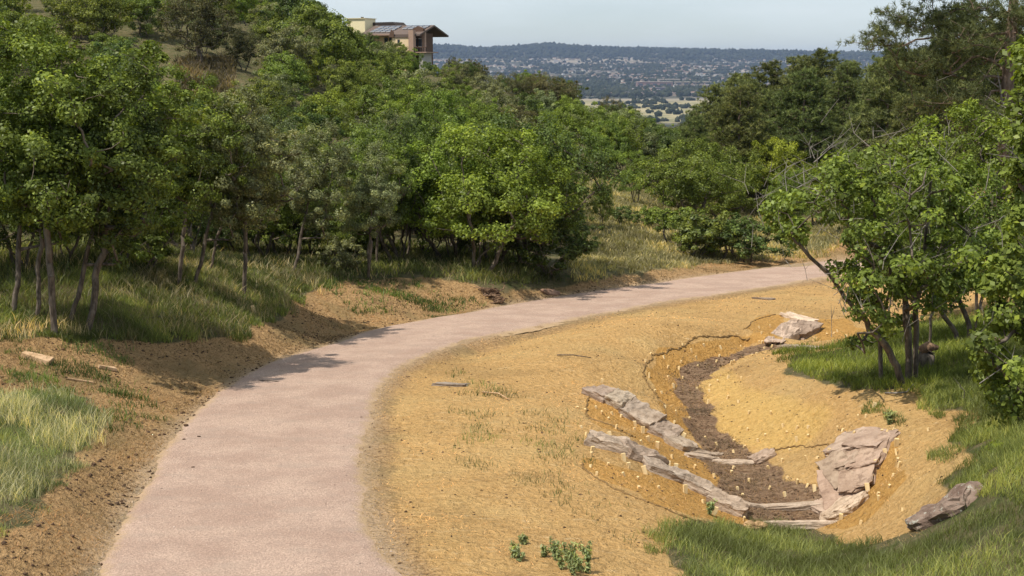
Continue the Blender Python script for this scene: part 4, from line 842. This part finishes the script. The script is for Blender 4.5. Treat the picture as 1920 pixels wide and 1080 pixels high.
for k, (px, py) in enumerate(weds):
    p = hit(px, py + 3); o = obj('stake', WED[k % 2], None, (p.x, p.y, p.z), (random.uniform(-.2, .2), random.uniform(-.3, .3), random.uniform(-.5, .5)))
    def sd(a, b):
        t_ = min(1, max(0, ((px - a[0]) * (b[0] - a[0]) + (py - a[1]) * (b[1] - a[1])) / ((b[0] - a[0]) ** 2 + (b[1] - a[1]) ** 2))); return math.hypot(px - a[0] - t_ * (b[0] - a[0]), py - a[1] - t_ * (b[1] - a[1]))
    o['zn'] = 'beside the rock chute' if px > 1480 else 'beside the upper stone row' if sd((1108,740), (1300,858)) < sd((1096,838), (1402,975)) else 'beside the lower stone row'; o['py_'] = py; wobs.append(o)

NTH = ['topmost','second','third','fourth','fifth','sixth','seventh','eighth','ninth','tenth','eleventh','twelfth','thirteenth','fourteenth','fifteenth','sixteenth']
for zn_ in ('beside the rock chute', 'beside the upper stone row', 'beside the lower stone row'):
    for k, o in enumerate(sorted([o for o in wobs if o.get('zn') == zn_], key=lambda o: o['py_'])):
        tag(o, f'broad pale wooden stake {zn_}, ' + ('topmost' if k == 0 else NTH[k] + ' from the top'), 'stake', 'broad stakes ' + zn_)
        del o['zn']; del o['py_']
# blanket seams: raised, folded edges of the erosion blanket
g = NT('coir_fold'); n1 = g.noise(20, 4, .6); M_FOLD = g.bsdf(g.mix(n1, (.12,.08,.04), (.30,.19,.08)), .95, g.bump(n1, .6, .03), .1)
def seam(pts, r0, label):
    w_ = [hit(*p) for p in pts]; P = catmull(np.array([tuple(v) for v in w_]), len(pts) * 9); b = MB(); q = []; rr = []
    for i, p in enumerate(P):
        x = p[0] + random.gauss(0, .02); y = p[1] + random.gauss(0, .02); q.append((x, y, G(x, y) + .008)); rr.append(r0 * random.uniform(.35, 1.25))
    b.tube(q, rr, 5); o = b.build('blanket_seam', M_FOLD); tag(o, label, 'blanket edge')
seam([(1207,700),(1213,685),(1225,668),(1250,660),(1280,650),(1300,636),(1330,632),(1370,631),(1408,633)], .030, 'dark folded blanket edge round the left rim of the upper channel')
seam([(1207,700),(1215,722),(1235,752),(1250,790),(1258,815)], .022, 'dark folded blanket edge running down to the upper stone row')
seam([(1396,618),(1410,604),(1430,596),(1452,590)], .018, 'short folded blanket edge left of the upstream drop')
seam([(1106,735),(1102,755),(1099,775),(1120,790),(1160,806),(1190,820)], .022, 'folded blanket edge below the top of the upper stone row')
seam([(1092,868),(1100,885),(1150,915),(1210,940),(1270,965),(1330,985)], .018, 'folded blanket edge outside the lower stone row')
seam([(1405,860),(1440,845),(1500,838),(1560,836)], .020, 'folded blanket edge crossing below the yellow slope')

# ---------------------------------------------------------------- loose wood, roots, stump
def plank(px0, py0, px1, py1, w_, h_, label, name='wood_offcut', mat=M_WOOD, cat='wood offcut', r=None):
    a, b = hit(px0, py0), hit(px1, py1); d = b - a; L = math.hypot(d.x, d.y) / 2; c_ = (a + b) / 2; m_ = MB()
    m_.v = [(-L,-w_*.8,0),(L,-w_,0),(L*.93,w_,0),(-L*.97,w_*.7,0),(-L*.95,-w_*.7,h_),(L*.98,-w_*.9,h_*.9),(L*.9,w_*.8,h_),(-L,w_*.6,h_*.8)]; m_.f = [[3,2,1,0],[4,5,6,7],[0,1,5,4],[1,2,6,5],[2,3,7,6],[3,0,4,7]]
    o = m_.build(name, mat, None, (c_.x, c_.y, c_.z + .015)); o.rotation_euler = (.1, -math.atan2(d.z, 2 * L), math.atan2(d.y, d.x)); tag(o, label, cat); return o
M_CUT = bark_mat('cut_wood', (.42,.27,.15), (.62,.43,.27), 12)
plank(42,668,98,684,.14,.10,'split block of pale wood lying on the left bank',mat=M_CUT)
plank(183,690,218,696,.07,.06,'small reddish chunk of wood beside a grass tuft on the left bank',mat=M_CUT)
plank(125,711,176,719,.025,.02,'thin pale stick lying on the left bank','stick',mat=M_CUT,cat='stick')
def stick(pts, r0, label, mat=M_TWIG, name='stick'):
    q = [hit(*p) for p in pts]; b = MB(); b.tube([(v.x, v.y, v.z + .03 + .05 * (i % 2)) for i, v in enumerate(q)], [r0 * (1 - .6 * i / len(q)) for i in range(len(q))], 5); o = b.build(name, mat, smooth=True); tag(o, label, 'stick')
stick([(1045,668),(1075,672),(1108,673)], .016, 'thin dark stick on the mulch above the upper stone row', M_BARK)
stick([(905,738),(935,745),(955,752)], .018, 'dry stick on the mulch near the flat grey stone', M_CUT)
stick([(485,716),(505,720),(527,719)], .012, 'thin twig lying across the path', M_BARK)
stick([(255,602),(300,600),(350,603)], .035, 'fallen dark branch in the shade at the edge of the left bank grass', M_BARK, 'fallen_branch')
stick([(1660,740),(1680,745),(1700,738),(1712,728)], .02, 'dead branch lying below the stems of the near oak', M_TWIG, 'fallen_branch')
p = hit(478, 590); o = obj('stake', WED[0], None, (p.x, p.y, p.z), (.1, -.25, .3)); o.scale = (1.3,1.3,1.9); tag(o, 'lone pale stake standing in the green grass of the left bank', 'stake')
p = hit(690, 522); b = MB(); b.tube([(0,0,-.1),(.05,0,.5),(.12,.02,1.0),(.14,0,1.25)], [.055,.05,.045,.04], 7); o = b.build('tree_stump', M_BARK, None, tuple(p), True); tag(o, 'tall broken stub of a thin oak on the bank', 'stump')
p = hit(1735, 690); b = MB(); b.tube([(0,0,-.15),(0,0,.15),(.02,0,.30),(.05,0,.36)], [.20,.17,.15,.14], 10); st_ = empty('tree_stump', p); tag(st_, 'grey broken stump with a split red-brown top behind the near oak', 'stump'); b.build('stub', M_BARK, st_, smooth=True)
b = MB(); b.tube([(-.12,0,.34),(.05,0,.44),(.22,-.05,.42)], [.10,.11,.04], 7); b.build('split_top', M_ROOT, st_, smooth=True)
def rootball(px, py, size, label, seed):
    r = np.random.default_rng(seed); p = hit(px, py); top = empty('root_tangle', p); tag(top, label, 'roots'); b = MB()
    for k in range(34):
        a = r.random() * 6.28; e = r.uniform(.2, 1.0); L = size * r.uniform(.5, 1.15); d = np.array([math.cos(a) * e, math.sin(a) * .5, r.uniform(.1, .85)]); s = r.normal(size=3) * .12 * size
        pts = [s * np.array([1, 1, 0]) + d * L * t_ + np.array([r.normal() * .09, r.normal() * .09, -.28 * L * t_ * t_]) for t_ in np.linspace(0, 1, 6)]
        b.tube(pts, list(np.linspace(.035, .008, 6) * size * 1.3), 5)
    b.build('roots', M_ROOT, top, smooth=True); me = rock_mesh(.9 * size, .5 * size, .5 * size, seed, mat=M_CLOD, box=.2, rough=.3); obj('soil_clump', me, top, (0, .1, .05))
g = NT('clod_soil'); n1 = g.noise(9, 5, .7); M_CLOD = g.bsdf(g.mix(g.ramp(n1, .3, .7), (.05,.033,.022), (.16,.10,.065)), .95, g.bump(n1, .8, .04), .1)
rootball(918, 553, .62, 'tangle of upturned reddish roots beside the path', 4); rootball(932, 566, .42, 'smaller root clump spilling towards the path edge', 9)
rock(1018,548,1045,552,.35,.22,'reddish stone at the foot of the low dark shrub','stone',sink=.3,tint=(.8,.62,.55),box=.3)

# ---------------------------------------------------------------- grass, weeds, mulch
def blades(name, polys, N, hgt, wid, colr, label, ymax=60, dens=None, avoid=(), lean=.85, clumpy=.5, seed=0, kind='grass'):
    r = np.random.default_rng(seed + 50); X = []; Yv = []
    rows = []
    for poly in polys:
        q = [hit(max(-60, a), b) for a, b in poly]; q = [v for v in q if v is not None and v.y < ymax * 1.2]
        rows.append((poly, min(v.x for v in q), max(v.x for v in q), min(v.y for v in q), max(v.y for v in q)))
    need = N; guard = 0
    while need > 0 and guard < 60:
        guard += 1; poly, x0, x1, y0, y1 = rows[guard % len(rows)]
        m_ = 40000; x = r.uniform(x0 - 1, x1 + 1, m_); y = r.uniform(y0 - 1, min(y1 + 1, ymax), m_); z = ground(x, y); px, py = project(x, y, z)
        jx = (fbm(x * 1.9, y * 1.9, seed + 31, 3) * 900 / y * 1.6) * np.where(y < 60, 1, .5); ok = inpoly(px + jx * 2, py + jx, poly) & (fbm(x * 1.6, y * 1.6, seed + 3, 3) + .5 + r.normal(0, .12, m_) > clumpy)
        ok &= (r.random(m_) < np.clip((20 / y) ** 1.6, 0, 1)) & (path_dist(x, y) > .1)
        for av in avoid: ok &= ~inpoly(px, py, av)
        x, y = x[ok][:need], y[ok][:need]; X.append(x); Yv.append(y); need -= len(x)
    x = np.concatenate(X); y = np.concatenate(Yv); n_ = len(x); z = ground(x, y) - .01; a = r.random(n_) * 6.28
    big = np.clip(y / 22, .8, 2.6); h = hgt * r.uniform(.45, 1.2, n_) * (.7 + .7 * (fbm(x * .8, y * .8, seed + 7, 2) + .5)); w_ = wid * r.uniform(.7, 1.3, n_) * big
    dx = np.cos(a); dy = np.sin(a); ln = h * lean * r.uniform(.2, 1.3, n_); ba = r.random(n_) * 6.28; bx = np.cos(ba) * w_ / 2; by = np.sin(ba) * w_ / 2
    B = np.c_[x, y, z]; s = np.c_[bx, by, 0 * x]; m1 = B + np.c_[dx * ln * .3, dy * ln * .3, h * .55]; tp = B + np.c_[dx * ln, dy * ln, h]
    V = np.stack([B - s, B + s, m1 + s * .75, m1 - s * .75, tp], 1).reshape(-1, 3); o = np.arange(n_)[:, None] * 5
    F = np.concatenate([o + np.array([[0, 1, 2]]), o + np.array([[0, 2, 3]]), o + np.array([[3, 2, 4]])], 1).reshape(-1, 3)
    tone = np.repeat(np.clip(r.normal(.4, .2, n_) + fbm(x * .7, y * .7, seed + 9, 3) * 1.5, 0, 1), 3)
    ob = obj(name, mesh_np(name, V, F, M_GRASS, fattr=tone)); ob.color = (*colr, 1); tag(ob, label, kind, kind='stuff'); return ob
GR = (.19,.225,.075); GD = (.19,.19,.075); GB = (.22,.27,.12)
blades('grass', [[(1235,1010),(1300,985),(1420,995),(1530,1005),(1640,1030),(1740,1000),(1840,960),(1990,940),(1990,1140),(1300,1140),(1270,1060)]], 24000, .14, .009, (.25,.28,.10), 'long fresh green grass across the lower right corner', 30, clumpy=.30, seed=1)
blades('grass', [[(1725,730),(1830,690),(1990,640),(1990,960),(1830,940),(1770,915),(1850,868),(1800,850),(1800,815),(1838,772),(1735,778)]], 26000, .15, .010, (.23,.265,.085), 'green grass on the right bank under the nearest oak', 34, clumpy=.30, seed=2)
blades('grass', [[(1470,668),(1540,655),(1620,642),(1700,610),(1800,600),(1990,600),(1990,700),(1830,700),(1725,735),(1640,728),(1540,715),(1475,690)]], 26000, .19, .011, (.185,.22,.052), 'bright green grass on the spur round the near oak stems', 45, clumpy=.27, seed=3)
blades('grass', [[(-100,745),(60,735),(150,750),(195,790),(110,880),(100,930),(50,960),(-100,990)]], 17000, .11, .008, GB, 'pale bluish green grass on the near left bank', 34, clumpy=.49, seed=4)
blades('grass', [[(-100,560),(200,520),(380,500),(560,510),(640,520),(560,555),(530,595),(470,612),(400,640),(250,640),(150,632),(60,640),(-100,640)]], 42000, .18, .012, GR, 'long grass under the oaks at the top of the left bank', 52, clumpy=.43, seed=5)
blades('grass', [[(-100,470),(300,440),(700,450),(1000,480),(1060,530),(900,530),(760,520),(640,530),(560,520),(200,530),(-100,560)]], 36000, .24, .018, (.15,.17,.06), 'shaded grass between the trunks along the hillside foot', 66, clumpy=.30, seed=6)
blades('grass', [[(1050,340),(1200,330),(1450,400),(1600,420),(1560,485),(1400,488),(1150,515),(1080,532),(1060,470),(1040,400)]], 36000, .21, .018, (.38,.34,.18), 'dry pale grass of the meadow beyond the path', 100, clumpy=.36, seed=7)
blades('grass', [P_FOREST], 5000, .5, .03, (.17,.135,.09), 'dead brown grass on the bare patch of hillside', 110, clumpy=.40, seed=8)
blades('grass', [[(1975,620),(2900,560),(2900,1250),(1975,1250)]], 24000, .20, .012, (.21,.24,.08), 'green grass on the bank beyond the nearest oak', 40, clumpy=.30, seed=17)
blades('weeds', [[(60,650),(230,640),(260,700),(230,780),(330,760),(200,830),(180,760),(60,740),(0,700)],[(600,530),(780,520),(900,560),(820,590),(660,590)]], 5000, .14, .012, (.11,.17,.05), 'scattered green weeds on the bare left bank', 50, clumpy=.58, seed=9, lean=.9)
blades('weeds', [[(870,700),(1090,780),(1130,980),(1290,1000),(1200,1040),(1000,920),(870,880)],[(1640,760),(1700,770),(1690,800),(1650,795)],[(1760,860),(1830,850),(1830,900),(1770,910)]], 2600, .11, .010, (.16,.19,.07), 'sparse weeds sprouting through the ochre mulch', 40, clumpy=.60, seed=10, lean=.9)
blades('straw', [P_OCH], 45000, .030, .010, (.50,.36,.19), 'loose straw strewn over the ochre mulch', 46, avoid=(P_BRN,), clumpy=.30, seed=11, lean=3.2, kind='straw')
blades('straw', [P_BRN], 5000, .05, .014, (.20,.145,.10), 'brown fibres of matting along the channel bed', 46, clumpy=.32, seed=12, lean=3.2, kind='straw')
blades('straw', [P_DIRT], 22000, .05, .011, (.24,.165,.085), 'dead stems and litter over the bare left bank', 60, clumpy=.36, seed=13, lean=2.4, kind='straw')
blades('dry_grass', [[(-100,560),(200,520),(380,500),(560,510),(640,520),(560,555),(530,595),(470,612),(400,640),(250,640),(150,632),(60,640),(-100,640)],[(-100,470),(300,440),(700,450),(1000,480),(1060,530),(900,530),(760,520),(640,530),(560,520),(200,530),(-100,560)]], 14000, .30, .012, (.40,.35,.21), 'pale dry stalks among the long grass under the hillside oaks', 62, clumpy=.45, seed=15)
blades('dry_grass', [[(1235,1010),(1300,985),(1420,995),(1530,1005),(1640,1030),(1740,1000),(1840,960),(1990,940),(1990,1140),(1300,1140),(1270,1060)],[(-100,745),(60,735),(150,750),(195,790),(110,880),(100,930),(50,960),(-100,990)]], 5000, .26, .008, (.50,.48,.30), 'pale seed stalks in the foreground grass', 30, clumpy=.5, seed=16)
# clods and chips of soil
def clods(name, poly, N, smin, smax, label, seed, clumpy=.45, mat=M_CLOD, ymax=50):
    r = np.random.default_rng(seed); q = [hit(max(a, -40), b) for a, b in poly]; q = [v for v in q if v is not None]
    x = r.uniform(min(v.x for v in q), max(v.x for v in q), N * 8); y = r.uniform(min(v.y for v in q), min(ymax, max(v.y for v in q)), N * 8); z = ground(x, y); px, py = project(x, y, z)
    ok = inpoly(px, py, poly) & (fbm(x * .9, y * .9, seed, 4) + .5 + r.normal(0, .05, len(x)) > clumpy); x, y, z = x[ok][:N], y[ok][:N], z[ok][:N]; n_ = len(x)
    base = np.array([(1,0,0),(0,1,0),(-1,0,0),(0,-1,0),(0,0,1),(0,0,-1)], float); F0 = np.array([(0,1,4),(1,2,4),(2,3,4),(3,0,4),(1,0,5),(2,1,5),(3,2,5),(0,3,5)])
    s = smin + (smax - smin) * r.random(n_) ** 3; V = base[None] * (s[:, None, None] * r.uniform(.5, 1.3, (n_, 6, 1))) * np.array([1, 1, .6]) + r.normal(size=(n_, 6, 3)) * (s * .18)[:, None, None]
    V += np.c_[x, y, z + s * .15][:, None]; F = (np.arange(n_)[:, None, None] * 6 + F0[None]).reshape(-1, 3)
    tag(obj(name, mesh_np(name, V.reshape(-1, 3), F, mat)), label, 'soil', kind='stuff')
clods('clods', P_DIRT, 9000, .008, .045, 'dark crumbs of soil on the bare left bank', 3, .52)
clods('clods', P_OCH, 3000, .006, .03, 'dark crumbs of soil scattered over the ochre mulch', 5, .52)
clods('clods', P_BRN, 900, .008, .04, 'dark soil lumps along the channel bed', 6, .40)
PATHP = [tuple(p) for p in pathL[1:20]] + [tuple(p) for p in pathR[1:20]][::-1]
rimL = [(300,1080),(170,1080),(230,960),(290,860),(340,800),(400,750),(480,700),(640,640),(900,583),(1200,535),(1500,495),(1500,499),(1200,540),(900,590),(650,648),(490,712),(415,760),(355,812),(310,870),(255,965)]
rimR = [(690,1080),(745,1080),(706,1000),(680,900),(700,800),(712,750),(745,700),(800,668),(960,624),(1160,586),(1360,552),(1540,524),(1530,519),(1360,545),(1160,576),(960,612),(780,660),(715,700),(680,750),(670,800),(655,900),(670,1000)]
g = NT('grit'); n1 = g.noise(3, 3, .6); M_GRIT = g.bsdf(g.mix(g.ramp(n1, .4, .6), (.30,.20,.13), (.55,.42,.30)), .95, None, .1)
clods('gravel', rimL, 4000, .006, .022, 'loose grit along the left rim of the path', 8, .35, M_GRIT); clods('gravel', rimR, 4000, .006, .024, 'loose grit along the right rim of the path', 9, .35, M_GRIT)
g = NT('loose_stone'); n1 = g.noise(5, 3, .6); M_LOOSE = g.bsdf(g.mix(g.ramp(n1, .4, .6), (.25,.17,.135), (.62,.50,.42)), .95, None, .1)
r = np.random.default_rng(71); k_ = r.integers(2, 330, 2600); u_ = r.uniform(-1, 1, 2600); qx = Cn[k_, 0] + Nn[k_, 0] * u_ * HW[k_] + r.normal(0, .08, 2600); qy = Cn[k_, 1] + Nn[k_, 1] * u_ * HW[k_] + r.normal(0, .08, 2600)
base = np.array([(1,0,0),(0,1,0),(-1,0,0),(0,-1,0),(0,0,.8),(0,0,-.5)], float); F0 = np.array([(0,1,4),(1,2,4),(2,3,4),(3,0,4),(1,0,5),(2,1,5),(3,2,5),(0,3,5)])
s_ = .005 + .016 * r.random(2600) ** 4; V = base[None] * (s_[:, None, None] * r.uniform(.5, 1.3, (2600, 6, 1))) + np.c_[qx, qy, -(PA + PB * qy) + .038][:, None]
tag(obj('gravel', mesh_np('gravel', V.reshape(-1, 3), (np.arange(2600)[:, None, None] * 6 + F0[None]).reshape(-1, 3), M_LOOSE)), 'loose small stones scattered over the granite path', 'gravel', kind='stuff')
for k, (px, py, s, lab) in enumerate([(349,801,.05,'dark pebble at the left rim of the path'),(373,823,.035,'small dark pebble on the path, below the rim pebble'),(362,881,.03,'lone tiny pebble on the near stretch of path'),(345,828,.03,'tiny pebble in the yellow dust of the left rim')]):
    p = hit(px, py); o = obj('pebble', rock_mesh(s * 1.6, s, s * .8, k, n=4, mat=M_CLOD, box=.2), None, (p.x, p.y, p.z + .04)); tag(o, lab, 'pebble')
def weed(px, py, h, n_, label, seed, grp='leafy weeds sprouting from the mulch'):
    r = np.random.default_rng(seed); p = hit(px, py); top = empty('weed_plant', p); tag(top, label, 'weed', grp); sm = MB(); C_ = []
    for k in range(n_):
        a = r.random() * 6.28; e = np.array([math.cos(a) * h * .5 * r.random() + r.normal() * .03, math.sin(a) * h * .3 * r.random(), h * r.uniform(.6, 1.1)]); sm.tube([(0,0,-.02), tuple(e * .5 + r.normal(size=3) * .01), tuple(e)], [.006,.005,.003], 4)
        for t_ in np.linspace(.15, 1, 7): C_.append(e * t_)
    sm.build('stem', M_LEAF, top).color = (.18,.22,.08,1); C_ = np.array(C_); lm = leaf_mesh('leaves', C_, np.full(len(C_), .035), 7, .05, np.array([0,0,0]), r, aspect=.35); obj('leaves', lm, top).color = (.28,.33,.15,1)
weed(982,1020,.12,4,'smallest leafy weed, topmost of the sprouts at the bottom edge',1); weed(962,1045,.20,3,'slim leafy weed left of the big sprout cluster',2); weed(975,1052,.14,3,'short leafy weed beside the slim one',8); weed(1018,1044,.17,4,'narrow leafy weed between the slim one and the cluster',3)
for k, (px, py) in enumerate([(1042,1050),(1052,1068),(1066,1055),(1075,1078),(1084,1070),(1104,1050),(1103,1075)]): weed(px, py, .26, 4, f'{["tall","broad","upright","spreading","low","lanky","dense"][k]} leafy sprout in the cluster of weeds at the bottom edge', 20 + k)
weed(1668,796,.22,7,'leafy weed on the mulch above the chute rocks',31); weed(1330,965,.2,5,'weed at the foot of the lower stone row beside the grass',32)

# ---------------------------------------------------------------- distant plain: trees, houses, larger buildings
g = NT('far_foliage'); n1 = g.noise(.02, 3, .6); M_FTREE = g.bsdf(g.mix(g.ramp(n1, .35, .65), (.016,.024,.015), (.045,.052,.032)), .95, None, .1)
def far_blobs(name, N, y0, y1, s0, s1, label, seed, thr, mat):
    r = np.random.default_rng(seed); y = r.uniform(y0, y1, N * 3); px = r.uniform(760, 1760, N * 3); x = (px - 960) / FPX * y
    ok = fbm(x / 160, y / 160, seed, 4) + .5 + r.normal(0, .05, len(x)) > thr; x, y = x[ok][:N], y[ok][:N]; z = ground(x, y); n_ = len(x)
    k = 6; ang = np.arange(k) * 2 * math.pi / k; s = r.uniform(s0, s1, n_); base = np.concatenate([np.c_[np.cos(ang) * .7, np.sin(ang) * .7, 0 * ang], np.c_[np.cos(ang + .4), np.sin(ang + .4), 0 * ang + .55], np.array([[0, 0, 1.15]])])
    V = base[None] * s[:, None, None] * r.uniform(.7, 1.25, (n_, len(base), 1)) * np.array([.6, .6, .8]); V += np.c_[x, y, z - 1][:, None]
    F = [];
    for j in range(k): F += [(j, (j+1)%k, k+(j+1)%k), (j, k+(j+1)%k, k+j), (k+j, k+(j+1)%k, 2*k)]
    F = (np.arange(n_)[:, None, None] * len(base) + np.array(F)[None]).reshape(-1, 3)
    tag(obj(name, mesh_np(name, V.reshape(-1, 3), F, mat)), label, 'woods', kind='stuff')
far_blobs('woods', 7500, 3700, 8200, 9, 20, 'dark trees filling the distant town below the ridge', 61, .50, M_FTREE)
far_blobs('woods', 3500, 8000, 9500, 14, 30, 'dark forest along the crest of the distant ridge', 62, .30, M_FTREE)
far_blobs('woods', 900, 2000, 3600, 7, 14, 'tree lines dividing the tan fields of the plain', 63, .60, M_FTREE)
def far_houses(N):
    r = np.random.default_rng(77); y = r.uniform(3800, 8000, N * 3); px = r.uniform(800, 1720, N * 3); x = (px - 960) / FPX * y; ok = fbm(x / 260, y / 200, 31, 3) + .5 + r.normal(0, .07, len(x)) > .50; x, y = x[ok][:N], y[ok][:N]; z = ground(x, y)
    for mi, (wc, rc) in enumerate([((.62,.60,.56), (.22,.20,.20)), ((.42,.33,.27), (.16,.13,.12)), ((.70,.66,.58), (.30,.20,.16))]):
        g1 = NT('far_wall'); mw = g1.bsdf(wc, .9); g2 = NT('far_roof'); mr = g2.bsdf(rc, .9); Vw = []; Fw = []; Vr = []; Fr = []
        for k in range(mi, len(x), 3):
            L, W, H = r.uniform(9, 24), r.uniform(8, 13), r.uniform(3.5, 7); a = r.random() * 3.14; ca, sa = math.cos(a), math.sin(a); T = lambda u, v, q: (x[k] + u*ca - v*sa, y[k] + u*sa + v*ca, z[k] + q)
            n0 = len(Vw); Vw += [T(-L/2,-W/2,-2),T(L/2,-W/2,-2),T(L/2,W/2,-2),T(-L/2,W/2,-2),T(-L/2,-W/2,H),T(L/2,-W/2,H),T(L/2,W/2,H),T(-L/2,W/2,H)]; Fw += [[n0+i for i in q] for q in ((0,1,5,4),(1,2,6,5),(2,3,7,6),(3,0,4,7))]
            n0 = len(Vr); Vr += [T(-L/2-.5,-W/2-.7,H-.1),T(L/2+.5,-W/2-.7,H-.1),T(L/2+.5,W/2+.7,H-.1),T(-L/2-.5,W/2+.7,H-.1),T(-L/2,0,H+3),T(L/2,0,H+3)]; Fr += [[n0+i for i in q] for q in ((0,1,5,4),(2,3,4,5),(3,0,4),(1,2,5))]
        me = bpy.data.meshes.new('far_town'); me.from_pydata(Vw + Vr, [], Fw + [[i + len(Vw) for i in q] for q in Fr]); me.materials.append(mw); me.materials.append(mr)
        me.polygons.foreach_set('material_index', np.r_[np.zeros(len(Fw), int), np.ones(len(Fr), int)]); me.update()
        tag(obj('distant_town', me), ['pale-walled houses of the distant town', 'brown-walled houses of the distant town', 'cream houses of the distant town'][mi], 'town', kind='stuff')
far_houses(1900)
def far_building(px, py, wpx, hpx, wc, rc, label, dep=40, wings=1):
    p = hit(px, py); m = FPX / p.y; W = wpx / m; H = max(hpx / m, 4); top = empty('far_building', p); tag(top, label, 'building'); g1 = NT('block_wall'); mw = g1.bsdf(wc, .9); g2 = NT('block_roof'); mr = g2.bsdf(rc, .8); g3 = NT('block_glass'); mg = g3.bsdf((.08,.09,.11), .3)
    b = MB(); b.box(-W/2, W/2, 0, dep, -6, H); b.build('wall', mw, top); b = MB(); b.box(-W/2 - 1, W/2 + 1, -1, dep + 1, H + .01, H + 1.2); b.build('roof', mr, top)
    nw = max(2, int(wpx / 12))
    for k in range(nw):
        b = MB(); xx = -W/2 + W * (k + .2) / nw; b.box(xx, xx + W / nw * .6, -.4, -.02, H * .3, H * .7); b.build('window', mg, top)
for a in [(1228,163,66,9,(.30,.19,.17),(.48,.40,.34),'long pinkish-brown block with pale roof, left part of the big complex on the plain'),(1300,160,66,6,(.38,.30,.24),(.52,.45,.36),'long tan block right of the pinkish one on the plain'),(1240,170,42,5,(.14,.12,.16),(.20,.18,.20),'low dark block in front of the pinkish complex'),(1255,155,40,6,(.42,.34,.28),(.55,.48,.40),'tan block rising behind the pinkish complex'),
          (1318,146,26,4,(.62,.62,.60),(.62,.62,.62),'white low building right of the complex'),(1265,137,38,5,(.38,.24,.20),(.45,.30,.26),'brick-red block up the distant slope'),(1170,110,34,2.5,(.55,.50,.44),(.52,.48,.44),'pale strip of buildings high on the distant slope'),(1085,131,44,2.5,(.50,.45,.38),(.50,.45,.40),'tan strip building at mid slope, left of the complex'),(1130,136,50,2.5,(.48,.42,.36),(.50,.44,.38),'long tan strip building just right of the mid-slope one'),(1395,140,24,4,(.60,.58,.55),(.5,.5,.5),'pale block in the town near the pine stand'),(1420,120,30,3,(.5,.46,.42),(.45,.42,.4),'tan block above the left pines on the slope')]:
    far_building(*a)

# ---------------------------------------------------------------- haze
g = NT('haze'); vol = g.n('ShaderNodeVolumePrincipled'); vol.inputs['Density'].default_value = 5.2e-5; vol.inputs['Color'].default_value = (.50,.66,1.0,1); vol.inputs['Anisotropy'].default_value = .2
g.t.links.new(vol.outputs[0], g.out.inputs['Volume'])
b = MB(); b.box(-9500, 9500, -100, 14500, -420, 150); hz = b.build('haze', g.m); tag(hz, 'thin bluish haze over the valley and plain', 'haze', kind='stuff')
